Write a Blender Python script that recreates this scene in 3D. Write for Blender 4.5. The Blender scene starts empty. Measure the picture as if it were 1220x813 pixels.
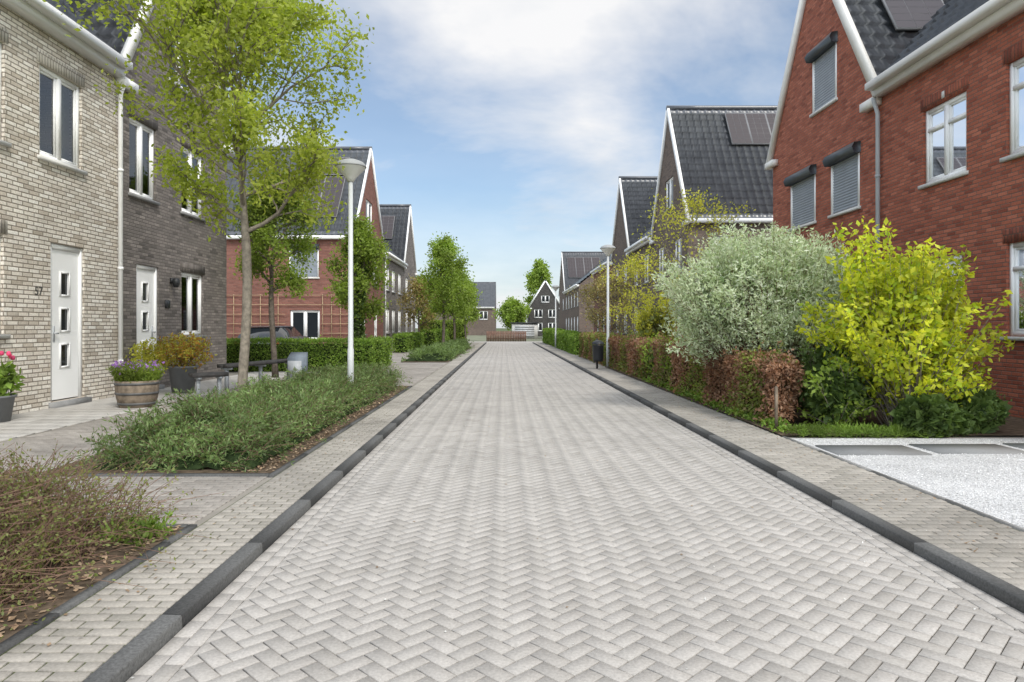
import bpy, math, random
import numpy as np
from mathutils import Vector
R = random.Random(7)
RG = np.random.default_rng(11)
scene = bpy.context.scene
scene.view_settings.view_transform = 'Standard'
scene.view_settings.look = 'None'
scene.view_settings.exposure = 0

# ------------------------------------------------------------ node helpers
def nd(nt, typ, ins=None, **props):
    n = nt.nodes.new(typ)
    for k, v in props.items():
        setattr(n, k, v)
    for k, v in (ins or {}).items():
        s = n.inputs[k]
        if isinstance(v, bpy.types.NodeSocket):
            nt.links.new(v, s)
        else:
            s.default_value = v
    return n
def M(nt, op, a, b=None, c=None):
    ins = {0: a}
    if b is not None: ins[1] = b
    if c is not None: ins[2] = c
    return nd(nt, 'ShaderNodeMath', ins, operation=op).outputs[0]
def ramp(nt, fac, stops, interp='LINEAR'):
    n = nd(nt, 'ShaderNodeValToRGB', {'Fac': fac})
    n.color_ramp.interpolation = interp
    e = n.color_ramp.elements
    while len(e) < len(stops): e.new(0.5)
    for i, (p, c) in enumerate(stops):
        e[i].position = p
        e[i].color = (c[0], c[1], c[2], 1) if not isinstance(c, (int, float)) else (c, c, c, 1)
    return n.outputs[0]
def mixc(nt, fac, a, b, mode='MIX'):
    def col(x): return x if isinstance(x, bpy.types.NodeSocket) else (x[0], x[1], x[2], 1)
    return nd(nt, 'ShaderNodeMixRGB', {0: fac, 1: col(a), 2: col(b)}, blend_type=mode).outputs[0]
def new_mat(name, rough=0.8, spec=0.3):
    m = bpy.data.materials.new(name)
    m.use_nodes = True
    nt = m.node_tree
    b = nt.nodes['Principled BSDF']
    b.inputs['Roughness'].default_value = rough
    b.inputs['Specular IOR Level'].default_value = spec
    return m, nt, b
def pos(nt):
    return nd(nt, 'ShaderNodeNewGeometry').outputs['Position']
def noise(nt, scale, detail=4, rough=0.55, vec=None):
    return nd(nt, 'ShaderNodeTexNoise', {'Vector': vec if vec is not None else pos(nt), 'Scale': scale, 'Detail': detail, 'Roughness': rough}).outputs[0]
def bump(nt, b, h, strength=0.3, dist=0.01):
    n = nd(nt, 'ShaderNodeBump', {'Height': h, 'Strength': strength, 'Distance': dist})
    nt.links.new(n.outputs[0], b.inputs['Normal'])

def plain(name, col, rough=0.6, spec=0.3, var=0.12, nscale=6.0, metallic=0.0, bmp=0.0):
    m, nt, b = new_mat(name, rough, spec)
    b.inputs['Metallic'].default_value = metallic
    n = noise(nt, nscale, 3)
    d = tuple(c * (1 - var) for c in col); l = tuple(min(1, c * (1 + var)) for c in col)
    nt.links.new(ramp(nt, n, [(0.3, d), (0.7, l)]), b.inputs['Base Color'])
    if bmp: bump(nt, b, noise(nt, nscale * 12, 2), bmp, 0.004)
    return m

def brick_mat(name, cols, mortar, w=0.222, h=0.0655, mw=0.011, blotch=.12):
    m, nt, b = new_mat(name, 0.85, 0.2)
    g = nd(nt, 'ShaderNodeNewGeometry')
    P = nd(nt, 'ShaderNodeSeparateXYZ', {0: g.outputs['Position']})
    Nn = nd(nt, 'ShaderNodeSeparateXYZ', {0: g.outputs['True Normal']})
    side = M(nt, 'GREATER_THAN', M(nt, 'ABSOLUTE', Nn.outputs[0]), 0.5)
    u = nd(nt, 'ShaderNodeMix', {0: side, 2: P.outputs[0], 3: P.outputs[1]}, data_type='FLOAT').outputs[0]
    r = M(nt, 'DIVIDE', P.outputs[2], h)
    row = M(nt, 'FLOOR', r); fr = M(nt, 'FRACT', r)
    # irregular bond: each course shifted by a pseudo-random amount
    shift = nd(nt, 'ShaderNodeTexWhiteNoise', {'W': row}, noise_dimensions='1D').outputs[0]
    c = M(nt, 'ADD', M(nt, 'DIVIDE', M(nt, 'ADD', u, 100.0), w), M(nt, 'ADD', M(nt, 'MULTIPLY', row, 0.5), M(nt, 'MULTIPLY', shift, 0.3)))
    col = M(nt, 'FLOOR', c); fc = M(nt, 'FRACT', c)
    def edge(f, t, s):
        a = M(nt, 'MINIMUM', f, M(nt, 'SUBTRACT', 1.0, f))
        return nd(nt, 'ShaderNodeMapRange', {0: a, 1: t * 0.35, 2: t * 0.9, 3: 0.0, 4: 1.0}).outputs[0]
    mask = M(nt, 'MULTIPLY', edge(fr, mw / h, 0), edge(fc, mw / w, 0))
    wn = nd(nt, 'ShaderNodeTexWhiteNoise', {'Vector': nd(nt, 'ShaderNodeCombineXYZ', {0: col, 1: row, 2: side}).outputs[0]}, noise_dimensions='3D').outputs[0]
    k = len(cols)
    bc = ramp(nt, wn, [(i / (k - 1), cc) for i, cc in enumerate(cols)])
    big = ramp(nt, noise(nt, 0.55, 3), [(0.3, 1 - blotch), (0.7, 1 + blotch * .7)])
    fine = ramp(nt, noise(nt, 45, 2), [(0.3, 0.82), (0.7, 1.12)])
    cc = mixc(nt, mask, mortar, bc)
    cc = mixc(nt, 1.0, cc, big, 'MULTIPLY')
    cc = mixc(nt, 1.0, cc, fine, 'MULTIPLY')
    nt.links.new(cc, b.inputs['Base Color'])
    bump(nt, b, M(nt, 'ADD', mask, M(nt, 'MULTIPLY', wn, 0.35)), 0.6, 0.008)
    return m

def island_mat(name, cols, rough=0.85, stain=0.25, spec=0.2, fine=0.15):
    m, nt, b = new_mat(name, rough, spec)
    rnd = nd(nt, 'ShaderNodeNewGeometry').outputs['Random Per Island']
    k = len(cols)
    c = ramp(nt, rnd, [(i / (k - 1), cc) for i, cc in enumerate(cols)])
    c = mixc(nt, 1.0, c, ramp(nt, noise(nt, 0.8, 5, 0.65), [(0.3, 1 - stain), (0.7, 1 + stain * 0.35)]), 'MULTIPLY')
    c = mixc(nt, 1.0, c, ramp(nt, noise(nt, 70, 4, .7), [(0.3, 1 - fine * 1.5), (0.7, 1 + fine)]), 'MULTIPLY')
    nt.links.new(c, b.inputs['Base Color'])
    return m

def leaf_mat(name, cols, trans=0.35, clump=1.5, lo=0.55, hi=1.35, tcol=None, gain=1.0):
    m = bpy.data.materials.new(name); m.use_nodes = True
    nt = m.node_tree; b = nt.nodes['Principled BSDF']
    b.inputs['Roughness'].default_value = 0.55; b.inputs['Specular IOR Level'].default_value = 0.3
    rnd = nd(nt, 'ShaderNodeNewGeometry').outputs['Random Per Island']
    k = len(cols)
    c = ramp(nt, rnd, [(i / (k - 1), tuple(min(.9, q * gain) for q in cc)) for i, cc in enumerate(cols)])
    c = mixc(nt, 1.0, c, ramp(nt, noise(nt, clump, 1), [(0.35, lo), (0.65, hi)]), 'MULTIPLY')
    nt.links.new(c, b.inputs['Base Color'])
    t = nd(nt, 'ShaderNodeBsdfTranslucent', {'Color': mixc(nt, 1.0, c, tcol or (1.5, 1.6, 0.6), 'MULTIPLY')})
    mx = nd(nt, 'ShaderNodeMixShader', {0: trans, 1: b.outputs[0], 2: t.outputs[0]})
    nt.links.new(mx.outputs[0], nt.nodes['Material Output'].inputs[0])
    return m

# ------------------------------------------------------------ materials
white_brick = brick_mat('cream_brick', [(.46,.40,.33),(.82,.77,.69),(.70,.635,.55),(.88,.84,.77),(.54,.475,.395),(.78,.72,.64)], (.25,.215,.175), mw=0.0125)
dark_brick = brick_mat('dark_brick', [(.12,.108,.10),(.26,.23,.212),(.19,.17,.158),(.32,.285,.26)], (.15,.136,.125))
red_brick = brick_mat('red_brick', [(.23,.066,.043),(.42,.135,.083),(.33,.098,.06),(.48,.165,.104),(.27,.078,.05)], (.19,.12,.095), w=.20, h=.060, mw=.010, blotch=.06)
brown_brick = brick_mat('brown_brick', [(.11,.088,.076),(.21,.158,.132),(.16,.125,.105)], (.13,.115,.102))
dullred_brick = brick_mat('muted_red_brick', [(.19,.080,.062),(.29,.128,.098),(.235,.10,.077)], (.19,.135,.115))
soldier = {}
soldier['white'] = brick_mat('cream_brick_upright', [(.48,.43,.36),(.72,.675,.60),(.61,.565,.49)], (.24,.21,.17), w=0.0655, h=0.222)
soldier['dark'] = brick_mat('dark_brick_upright', [(.125,.11,.10),(.22,.195,.18)], (.11,.10,.09), w=0.0655, h=0.222)
soldier['red'] = brick_mat('red_brick_upright', [(.23,.066,.045),(.39,.125,.077)], (.15,.09,.07), w=0.0655, h=0.222)
soldier['brown'] = soldier['dark']; soldier['dull'] = soldier['red']
BR = {'white': white_brick, 'dark': dark_brick, 'red': red_brick, 'brown': brown_brick, 'dull': dullred_brick}
def roof_material():
    m, nt, b = new_mat('roof_tiles_anthracite', 0.27, 0.6)
    n = noise(nt, 2.2, 3)
    c = ramp(nt, n, [(0.3, (.060,.064,.074)), (0.7, (.098,.104,.118))])
    nt.links.new(c, b.inputs['Base Color'])
    return m
roof_m = roof_material()
white_paint = plain('white_paint', (.90,.90,.89), 0.35, 0.4, 0.02, 2)
cream = plain('cream_trim', (.80,.78,.74), 0.5, 0.3, 0.05, 2)
stone_sill = plain('stone_sill', (.26,.26,.26), 0.7, 0.2, 0.15, 8)
white_sill = plain('white_sill', (.66,.65,.62), 0.6, 0.2, 0.08, 8)
zinc = plain('zinc_pipe', (.42,.44,.46), 0.45, 0.4, 0.12, 3)
shutter_m = plain('shutter_slats_grey', (.28,.31,.35), 0.45, 0.4, 0.08, 3)
shutter_box = plain('shutter_box_dark', (.06,.07,.08), 0.4, 0.4, 0.1, 3)
anthr = plain('anthracite_metal', (.03,.032,.035), 0.45, 0.4, 0.15, 5)
panel_frame = plain('panel_frame_metal', (.20,.20,.205), 0.4, 0.4, 0.08, 5)
number_m = plain('number_paint', (.07,.068,.065), 0.5, 0.3, 0.15, 5)
wood_m = plain('weathered_wood', (.17,.135,.10), 0.8, 0.2, 0.35, 9, bmp=0.4)
dark_wood = plain('dark_bench_wood', (.085,.08,.078), 0.75, 0.2, 0.3, 9, bmp=0.4)
trellis_wood = plain('trellis_wood', (.45,.34,.21), 0.7, 0.2, 0.2, 5)
fence_wood = plain('brown_fence_wood', (.17,.10,.075), 0.75, 0.2, 0.25, 4)
curtain_m = plain('curtain_fabric', (.70,.69,.66), 0.9, 0.1, 0.12, 14)
soil_m = plain('soil', (.11,.082,.058), 0.95, 0.1, 0.5, 14, bmp=0.6)
bark_m = plain('bark', (.24,.21,.17), 0.9, 0.15, 0.35, 16, bmp=0.7)
bark_dark = plain('bark_dark', (.13,.11,.09), 0.9, 0.15, 0.35, 16, bmp=0.7)
red_stem = plain('brown_twigs', (.20,.125,.09), 0.8, 0.2, 0.3, 10)
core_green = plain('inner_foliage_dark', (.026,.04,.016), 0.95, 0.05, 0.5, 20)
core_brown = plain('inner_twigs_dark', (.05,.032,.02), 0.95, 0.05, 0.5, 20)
kerb_m = island_mat('kerb_concrete', [(.112,.112,.110),(.121,.121,.119)], 0.9, 0.20, 0.15, 0.25)
edge_m = island_mat('concrete_edging', [(.24,.235,.225),(.28,.275,.265)], 0.9, 0.3, 0.15, 0.2)
paver_road = island_mat('road_pavers', [(.355,.334,.306),(.425,.402,.372),(.385,.363,.335),(.44,.416,.386),(.405,.383,.354)], 0.92, 0.14, .12, fine=.14)
paver_walk = island_mat('sidewalk_pavers', [(.29,.27,.235),(.39,.362,.32),(.335,.31,.273),(.415,.385,.342)], 0.9, 0.30)
paver_drive = island_mat('driveway_pavers', [(.26,.237,.212),(.35,.323,.29),(.30,.276,.248),(.37,.34,.308)], 0.9, 0.28)
slab_light = island_mat('light_slabs', [(.42,.40,.37),(.49,.47,.44),(.46,.44,.41)], 0.85, 0.2)
slab_dark = island_mat('grey_slabs', [(.23,.232,.23),(.26,.262,.26)], 0.8, 0.25)
joint_m = plain('joint_sand', (.085,.077,.063), 0.95, 0.1, 0.35, 5)
moss_m = plain('joint_moss', (.085,.10,.045), 0.95, 0.1, 0.45, 3)
garden_m = plain('garden_ground', (.26,.24,.21), 0.95, 0.1, 0.3, 1.5, bmp=0.5)
grass_m = plain('far_ground_green', (.10,.12,.06), 0.95, 0.1, 0.4, 0.4)
black_metal = plain('black_bin_metal', (.022,.024,.028), 0.4, 0.4, 0.2, 5)
grey_box_m = plain('grey_cabinet', (.17,.20,.235), 0.5, 0.3, 0.1, 4)
pot_m = plain('grey_pot', (.16,.165,.17), 0.7, 0.3, 0.15, 5)
barrel_m = plain('barrel_oak', (.215,.172,.13), 0.8, 0.2, 0.35, 12, bmp=0.4)
hoop_m = plain('hoop_steel', (.10,.10,.10), 0.5, 0.4, 0.3, 12)
lamp_paint = plain('lamp_grey_paint', (.56,.58,.58), 0.4, 0.4, 0.06, 2)
lamp_shade_m = plain('lamp_shade_paint', (.33,.34,.34), 0.5, 0.3, 0.08, 4)
lamp_glass_m = plain('lamp_diffuser', (.72,.72,.68), 0.3, 0.5, 0.03, 4)
car_paint = plain('car_dark_paint', (.05,.055,.065), 0.25, 0.6, 0.05, 2)
tyre_m = plain('tyre_rubber', (.02,.02,.02), 0.8, 0.2, 0.1, 4)
rim_m = plain('rim_alloy', (.45,.45,.46), 0.3, 0.5, 0.05, 4)
def glass_material():
    m = bpy.data.materials.new('window_glass'); m.use_nodes = True
    nt = m.node_tree
    nt.nodes.remove(nt.nodes['Principled BSDF'])
    tr = nd(nt, 'ShaderNodeBsdfTransparent', {0: (.62,.68,.68,1)})
    gl = nd(nt, 'ShaderNodeBsdfGlossy', {'Color': (.9,.93,.97,1), 'Roughness': 0.02})
    lw = nd(nt, 'ShaderNodeFresnel', {0: 1.6})
    f = M(nt, 'ADD', M(nt, 'MULTIPLY', lw.outputs[0], 1.0), 0.05)
    mx = nd(nt, 'ShaderNodeMixShader', {0: f, 1: tr.outputs[0], 2: gl.outputs[0]})
    nt.links.new(mx.outputs[0], nt.nodes['Material Output'].inputs[0])
    return m
glass_m = glass_material()
m_, nt_, b_ = new_mat('dark_glass', 0.06, 0.6)
b_.inputs['Base Color'].default_value = (.018,.022,.026,1); dark_glass = m_
m_, nt_, b_ = new_mat('solar_cells', 0.3, 0.3)
b_.inputs['Base Color'].default_value = (.060,.050,.052,1); solar_m = m_
def gravel_material():
    m, nt, b = new_mat('white_gravel', 0.9, 0.2)
    v = nd(nt, 'ShaderNodeTexVoronoi', {'Vector': pos(nt), 'Scale': 75.0})
    c = ramp(nt, nd(nt, 'ShaderNodeSeparateColor', {0: v.outputs['Color']}).outputs[0], [(0,(.48,.48,.48)),(.35,(.70,.70,.70)),(1,(.83,.83,.825))])
    c = mixc(nt, 1.0, c, ramp(nt, v.outputs['Distance'], [(0.3, 1.0), (0.85, 0.55)]), 'MULTIPLY')
    c = mixc(nt, 1.0, c, ramp(nt, noise(nt, 1.8, 4), [(.3,.82),(.7,1.04)]), 'MULTIPLY')
    nt.links.new(c, b.inputs['Base Color'])
    bump(nt, b, M(nt, 'SUBTRACT', 1.0, v.outputs['Distance']), 0.9, 0.01)
    return m
gravel_m = gravel_material()

lf_tree = leaf_mat('leaves_fresh_green', [(.21,.26,.04),(.37,.42,.08),(.28,.33,.055),(.43,.46,.11)], 0.48, 1.2, .75, 1.2)
lf_tree2 = leaf_mat('leaves_mid_green', [(.12,.18,.03),(.23,.30,.055),(.17,.23,.04)], 0.42, 1.4, .7, 1.25)
lf_tree3 = leaf_mat('leaves_bright_green', [(.15,.23,.035),(.29,.38,.08),(.21,.30,.05)], 0.42, 1.2, .7, 1.25)
lf_jun = leaf_mat('juniper_needles', [(.075,.12,.038),(.165,.235,.08),(.11,.17,.058),(.23,.30,.125)], 0.28, 2.2, .7, 1.3)
lf_box = leaf_mat('boxwood_leaves', [(.085,.16,.022),(.19,.30,.045),(.13,.22,.033),(.28,.37,.08)], 0.3, 2.5, .72, 1.25)
lf_beech = leaf_mat('beech_leaves_brown', [(.20,.10,.06),(.35,.20,.12),(.28,.145,.085),(.42,.27,.17),(.16,.085,.052)], 0.28, 2.0, .7, 1.25, (1.3,1.0,.7))
lf_beechg = leaf_mat('beech_leaves_green', [(.12,.17,.03),(.24,.29,.06),(.17,.18,.05),(.25,.18,.09)], 0.3, 2.5, .7, 1.25)
lf_yel = leaf_mat('leaves_golden', [(.50,.56,.035),(.72,.73,.06),(.56,.63,.05),(.32,.45,.04),(.76,.75,.12)], 0.45, 2.2, .75, 1.15, (1.2,1.2,.5))
lf_wil = leaf_mat('willow_variegated', [(.38,.48,.25),(.68,.74,.53),(.51,.60,.39),(.77,.80,.66),(.29,.41,.18)], 0.38, 2.0, .82, 1.12, (1.1,1.15,.8))
lf_yt = leaf_mat('leaves_young_yellow', [(.42,.41,.06),(.58,.54,.10),(.34,.37,.06)], 0.45, 1.5, .8, 1.2)
lf_dry = leaf_mat('leaf_litter', [(.19,.13,.08),(.36,.25,.16),(.26,.17,.10),(.44,.33,.22),(.13,.085,.055)], 0.05, 3.0, .8, 1.2, (1,.9,.7))
lf_olive = leaf_mat('leaves_olive', [(.12,.15,.045),(.23,.26,.09),(.165,.19,.06),(.20,.14,.07)], 0.3, 2.5, .75, 1.25)
lf_dark = leaf_mat('leaves_dark', [(.045,.08,.022),(.115,.175,.045),(.075,.12,.033)], 0.25, 3.0, .7, 1.25)
lf_grass = leaf_mat('grass_blades', [(.10,.17,.025),(.22,.33,.06),(.15,.23,.04)], 0.35, 3.0)
lf_redyel = leaf_mat('leaves_yellow_red', [(.45,.38,.05),(.40,.15,.05),(.34,.34,.06),(.50,.45,.10)], 0.35, 4.0)
lf_russet = leaf_mat('leaves_russet', [(.26,.18,.09),(.36,.29,.12),(.24,.24,.09)], 0.3, 1.5)
fl_pink = leaf_mat('petals_pink', [(.62,.05,.16),(.72,.12,.26)], 0.3, 3)
fl_purple = leaf_mat('petals_purple', [(.26,.12,.46),(.38,.2,.56)], 0.3, 3)
petal_w = leaf_mat('petals_white', [(.6,.6,.57),(.7,.69,.65)], 0.2, 3, tcol=(1,1,1))

# ------------------------------------------------------------ mesh helpers
class MB:
    def __init__(s): s.v = []; s.f = []
    def add(s, V, F):
        o = len(s.v)
        s.v.extend([tuple(p) for p in V]); s.f.extend([[i + o for i in f] for f in F])
    def box(s, x0, x1, y0, y1, z0, z1):
        s.boxF(lambda a, b, c: (a, b, c), x0, x1, y0, y1, z0, z1)
    def boxF(s, F, a0, a1, b0, b1, c0, c1):
        V = [F(a, b, c) for a in (a0, a1) for b in (b0, b1) for c in (c0, c1)]
        s.add(V, [(0,1,3,2),(4,6,7,5),(0,4,5,1),(2,3,7,6),(0,2,6,4),(1,5,7,3)])
    def tube(s, pts, rad, n=6, cap=True):
        pts = [Vector(p) for p in pts]
        V = []; F = []
        for i, p in enumerate(pts):
            d = (pts[min(i + 1, len(pts) - 1)] - pts[max(i - 1, 0)])
            if d.length < 1e-6: d = Vector((0, 0, 1))
            d.normalize()
            a = d.cross(Vector((0.13, 1, 0.07))); 
            if a.length < 0.1: a = d.cross(Vector((1, 0, 0)))
            a.normalize(); b = d.cross(a)
            for k in range(n):
                t = 2 * math.pi * k / n
                V.append(p + (a * math.cos(t) + b * math.sin(t)) * rad[i])
        for i in range(len(pts) - 1):
            for k in range(n):
                F.append((i*n+k, i*n+(k+1)%n, (i+1)*n+(k+1)%n, (i+1)*n+k))
        if cap and n > 3:
            F.append(tuple(range(n))[::-1]); F.append(tuple((len(pts)-1)*n + k for k in range(n)))
        s.add(V, F)
    def revolve(s, c, prof, n=20):
        V = []; F = []
        for (r, z) in prof:
            for k in range(n):
                t = 2 * math.pi * k / n
                V.append((c[0] + r * math.cos(t), c[1] + r * math.sin(t), c[2] + z))
        for i in range(len(prof) - 1):
            for k in range(n):
                F.append((i*n+k, i*n+(k+1)%n, (i+1)*n+(k+1)%n, (i+1)*n+k))
        s.add(V, F)

def mk(name, chunks, parent=None, origin=(0, 0, 0), smooth=False, **props):
    Vs = []; loops = []; starts = []; mi = []; off = 0; lo = 0
    mats = []
    for (V, F, m) in chunks:
        V = np.asarray(V, dtype=np.float64).reshape(-1, 3)
        if m not in mats: mats.append(m)
        idx = mats.index(m)
        Vs.append(V)
        if isinstance(F, np.ndarray):
            k = F.shape[1]
            loops.append((F + off).ravel()); starts.append(lo + np.arange(len(F)) * k); lo += F.size
        else:
            ln = np.array([len(f) for f in F], dtype=np.int64)
            loops.append(np.array([i for f in F for i in f], dtype=np.int64) + off)
            st = np.concatenate([[0], np.cumsum(ln)[:-1]]) if len(ln) else np.zeros(0, int)
            starts.append(st + lo); lo += int(ln.sum())
        mi.append(np.full(len(F), idx)); off += len(V)
    V = np.concatenate(Vs) - np.array(origin)
    L = np.concatenate(loops).astype(np.int32); S = np.concatenate(starts).astype(np.int32)
    me = bpy.data.meshes.new(name)
    me.vertices.add(len(V)); me.vertices.foreach_set('co', V.astype(np.float32).ravel())
    me.loops.add(len(L)); me.loops.foreach_set('vertex_index', L)
    me.polygons.add(len(S)); me.polygons.foreach_set('loop_start', S)
    me.polygons.foreach_set('material_index', np.concatenate(mi).astype(np.int32))
    if smooth: me.polygons.foreach_set('use_smooth', np.ones(len(S), dtype=bool))
    for m in mats: me.materials.append(m)
    me.update(calc_edges=True); me.validate()
    ob = bpy.data.objects.new(name, me)
    link(ob, parent, origin, props)
    return ob
def link(ob, parent, origin, props):
    scene.collection.objects.link(ob)
    ob['wo'] = [float(o) for o in origin]
    if parent is not None:
        ob.parent = parent
        po = parent['wo']
        ob.location = [origin[i] - po[i] for i in range(3)]
    else:
        ob.location = origin
    for k, v in props.items(): ob[k] = v
def mkb(name, mb, mat, parent=None, origin=None, smooth=False, **props):
    if origin is None: origin = parent['wo'] if parent is not None else (0, 0, 0)
    return mk(name, [(mb.v, mb.f, mat)], parent, tuple(origin), smooth, **props)
def empty(name, origin, parent=None, **props):
    ob = bpy.data.objects.new(name, None); ob.empty_display_size = 0.3
    link(ob, parent, origin, props); return ob

def clip_poly(poly, outline):
    out = poly
    n = len(outline)
    for i in range(n):
        a = outline[i]; b = outline[(i + 1) % n]
        ex, ey = b[0] - a[0], b[1] - a[1]
        def sd(p): return ex * (p[1] - a[1]) - ey * (p[0] - a[0])
        inp = out; out = []
        if not inp: return []
        for j in range(len(inp)):
            p, q = inp[j], inp[(j + 1) % len(inp)]
            dp, dq = sd(p), sd(q)
            if dp >= -1e-9: out.append(p)
            if (dp > 1e-9 and dq < -1e-9) or (dp < -1e-9 and dq > 1e-9):
                t = dp / (dp - dq); out.append((p[0] + t * (q[0] - p[0]), p[1] + t * (q[1] - p[1])))
    return out if len(out) >= 3 else []

def wall_poly(mb, F, outline, holes, reveal=0.14):
    us = sorted(set([min(p[0] for p in outline), max(p[0] for p in outline)] + [h[0] for h in holes] + [h[1] for h in holes]))
    vs = sorted(set([min(p[1] for p in outline), max(p[1] for p in outline)] + [h[2] for h in holes] + [h[3] for h in holes]))
    for i in range(len(us) - 1):
        for j in range(len(vs) - 1):
            cu = (us[i] + us[i+1]) / 2; cv = (vs[j] + vs[j+1]) / 2
            if any(h[0] < cu < h[1] and h[2] < cv < h[3] for h in holes): continue
            p = clip_poly([(us[i], vs[j]), (us[i+1], vs[j]), (us[i+1], vs[j+1]), (us[i], vs[j+1])], outline)
            if p: mb.add([F(a, b, 0) for a, b in p], [list(range(len(p)))])
    for (a0, a1, b0, b1) in holes:
        for (p, q) in (((a0, b0), (a1, b0)), ((a1, b0), (a1, b1)), ((a1, b1), (a0, b1)), ((a0, b1), (a0, b0))):
            mb.add([F(p[0], p[1], 0), F(q[0], q[1], 0), F(q[0], q[1], -reveal), F(p[0], p[1], -reveal)], [(0, 1, 2, 3)])

# ------------------------------------------------------------ paving
RZ = 0.03
def bricks_mesh(name, rects, z, mat, clipbox=None, gap=0.003, ch=0.003, jit=0.0006, **props):
    V = []; F = []
    for (cx, cy, hl, hw, ang) in rects:
        ang = ang + R.gauss(0, .004)
        ca, sa = math.cos(ang), math.sin(ang)
        def cor(l, w): return [(cx + x * ca - y * sa, cy + x * sa + y * ca) for x, y in ((-l, -w), (l, -w), (l, w), (-l, w))]
        outer = cor(hl - gap, hw - gap)
        inner = cor(hl - gap - ch, hw - gap - ch)
        if clipbox:
            x0, x1, y0, y1 = clipbox
            if any(p[0] < x0 or p[0] > x1 or p[1] < y0 or p[1] > y1 for p in outer):
                bx = [(x0, y0), (x1, y0), (x1, y1), (x0, y1)]
                outer = clip_poly(outer, bx)
                if not outer: continue
                mx = sum(p[0] for p in outer) / len(outer); my = sum(p[1] for p in outer) / len(outer)
                inner = [(mx + (p[0] - mx) * 0.92, my + (p[1] - my) * 0.92) for p in outer]
        k = len(outer); o = len(V)
        dz = R.uniform(-jit, jit); tx = R.uniform(-jit, jit) * 3; ty = R.uniform(-jit, jit) * 3
        for p in outer: V.append((p[0], p[1], z - 0.012))
        for p in outer: V.append((p[0], p[1], z - 0.0025 + dz + (p[0]-cx)*tx + (p[1]-cy)*ty))
        for p in inner: V.append((p[0], p[1], z + dz + (p[0]-cx)*tx + (p[1]-cy)*ty))
        for a in range(k):
            b = (a + 1) % k
            F.append((o+a, o+b, o+k+b, o+k+a)); F.append((o+k+a, o+k+b, o+2*k+b, o+2*k+a))
        F.append(tuple(o + 2*k + a for a in range(k)))
    return mk(name, [(V, F, mat)], kind='structure', **props)
def running(x0, x1, y0, y1, bx, by, off=0.5):
    rects = []; j = 0; y = y0
    while y < y1:
        x = x0 - (off * bx if j % 2 else 0)
        while x < x1 - 1e-4:
            a = max(x, x0); b = min(x + bx, x1)
            if b - a > 0.02: rects.append(((a + b) / 2, y + by / 2, (b - a) / 2, by / 2, 0.0))
            x += bx
        y += by; j += 1
    return rects
def herring(x0, x1, y0, y1, w, ang):
    rects = []; ca, sa = math.cos(ang), math.sin(ang)
    cx, cy = (x0 + x1) / 2, (y0 + y1) / 2
    rad = math.hypot(x1 - x0, y1 - y0) / 2 + 1
    n = int(rad / w) + 4
    for i in range(-n, n):
        for j in range(-n // 2 - 2, n // 2 + 2):
            bx, by = i + 2 * j, i - 2 * j
            qx = cx + (bx * ca - by * sa) * w
            if qx < x0 - .5 or qx > x1 + .5: continue
            for (ux, uy, rot) in ((bx + 1, by + .5, 0), (bx + .5, by + 2, math.pi / 2)):
                X = ux * w; Y = uy * w
                px = cx + X * ca - Y * sa; py = cy + X * sa + Y * ca
                if x0 - .12 < px < x1 + .12 and y0 - .12 < py < y1 + .12:
                    rects.append((px, py, w, w / 2, ang + rot))
    return rects

XL, XR = -1.41, 2.40; YE = 57.0
def sheet(name, x0, x1, y0, y1, z, mat, **p):
    return mk(name, [([(x0,y0,z),(x1,y0,z),(x1,y1,z),(x0,y1,z)], [(0,1,2,3)], mat)], kind='structure', **p)
sheet('ground', -500, 500, -200, 900, -0.06, grass_m)
sheet('road_bed', XL, XR, -3, YE, RZ - 0.008, joint_m)
bw = .079
rr = herring(XL + 2 * bw, XR - 2 * bw, 1.8, YE, bw, math.radians(45))
bricks_mesh('road', rr, RZ, paver_road, clipbox=(XL + 2 * bw + .001, XR - 2 * bw - .001, 1.8, YE), gap=.0025, ch=.002)
bd = []
for n_, x in enumerate((XL + .5 * bw, XL + 1.5 * bw, XR - .5 * bw, XR - 1.5 * bw)):
    y = 1.8 - (bw if n_ % 2 else 0)
    while y < YE:
        bd.append((x, y + bw, bw, bw / 2, math.pi / 2)); y += 2 * bw
bricks_mesh('road_border', bd, RZ + 0.001, paver_road, gap=.0025, ch=.002)
sheet('side_road_surface', -60, 60, YE + .0, YE + 6, RZ, plain('side_road_paving', (.37,.35,.325), .9, .1, .12, 2))
PZ = 0.08
sheet('front_garden_ground', -40, XL - .10, -2, YE, PZ - .008, garden_m)
sheet('front_garden_ground', XR + .10, 40, -2, YE, PZ - .008, garden_m)
sheet('far_garden_ground', -60, 60, YE + 6, 200, 0.01, plain('far_yard_ground', (.20,.21,.15), .95, .1, .3, 0.5))
def kerb(name, xa, outward):
    mb = MB(); y = 0.0
    prof = [(0, -.05), (.002, .080), (.007, .087), (.09, .0885), (.092, .086), (.092, -.05)]
    while y < YE:
        V = []; g = .0015
        dz = R.uniform(-.0008, .0008); dx = R.uniform(-.001, .001)
        for yy in (y + g, y + 1.0 - g):
            for (a, b) in prof: V.append((xa + outward * a + (dx if b > 0 else 0), yy, b + dz))
        k = len(prof)
        F = [(i, (i+1) % k, k + (i+1) % k, k + i) for i in range(k)] + [tuple(range(k)), tuple(range(2*k-1, k-1, -1))]
        mb.add(V, F); y += 1.0
    return mkb(name, mb, kerb_m, kind='structure')
kerb('kerb', XL, -1); kerb('kerb', XR, 1)
XI = -2.0
sheet('sidewalk_bed', XI + .05, XL - .095, 0.5, YE, PZ - .0015, moss_m)
bricks_mesh('sidewalk', running(XI + .058, XL - .097, 1.0, YE, .145, .072), PZ + .005, paver_walk, gap=.0045)
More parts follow.
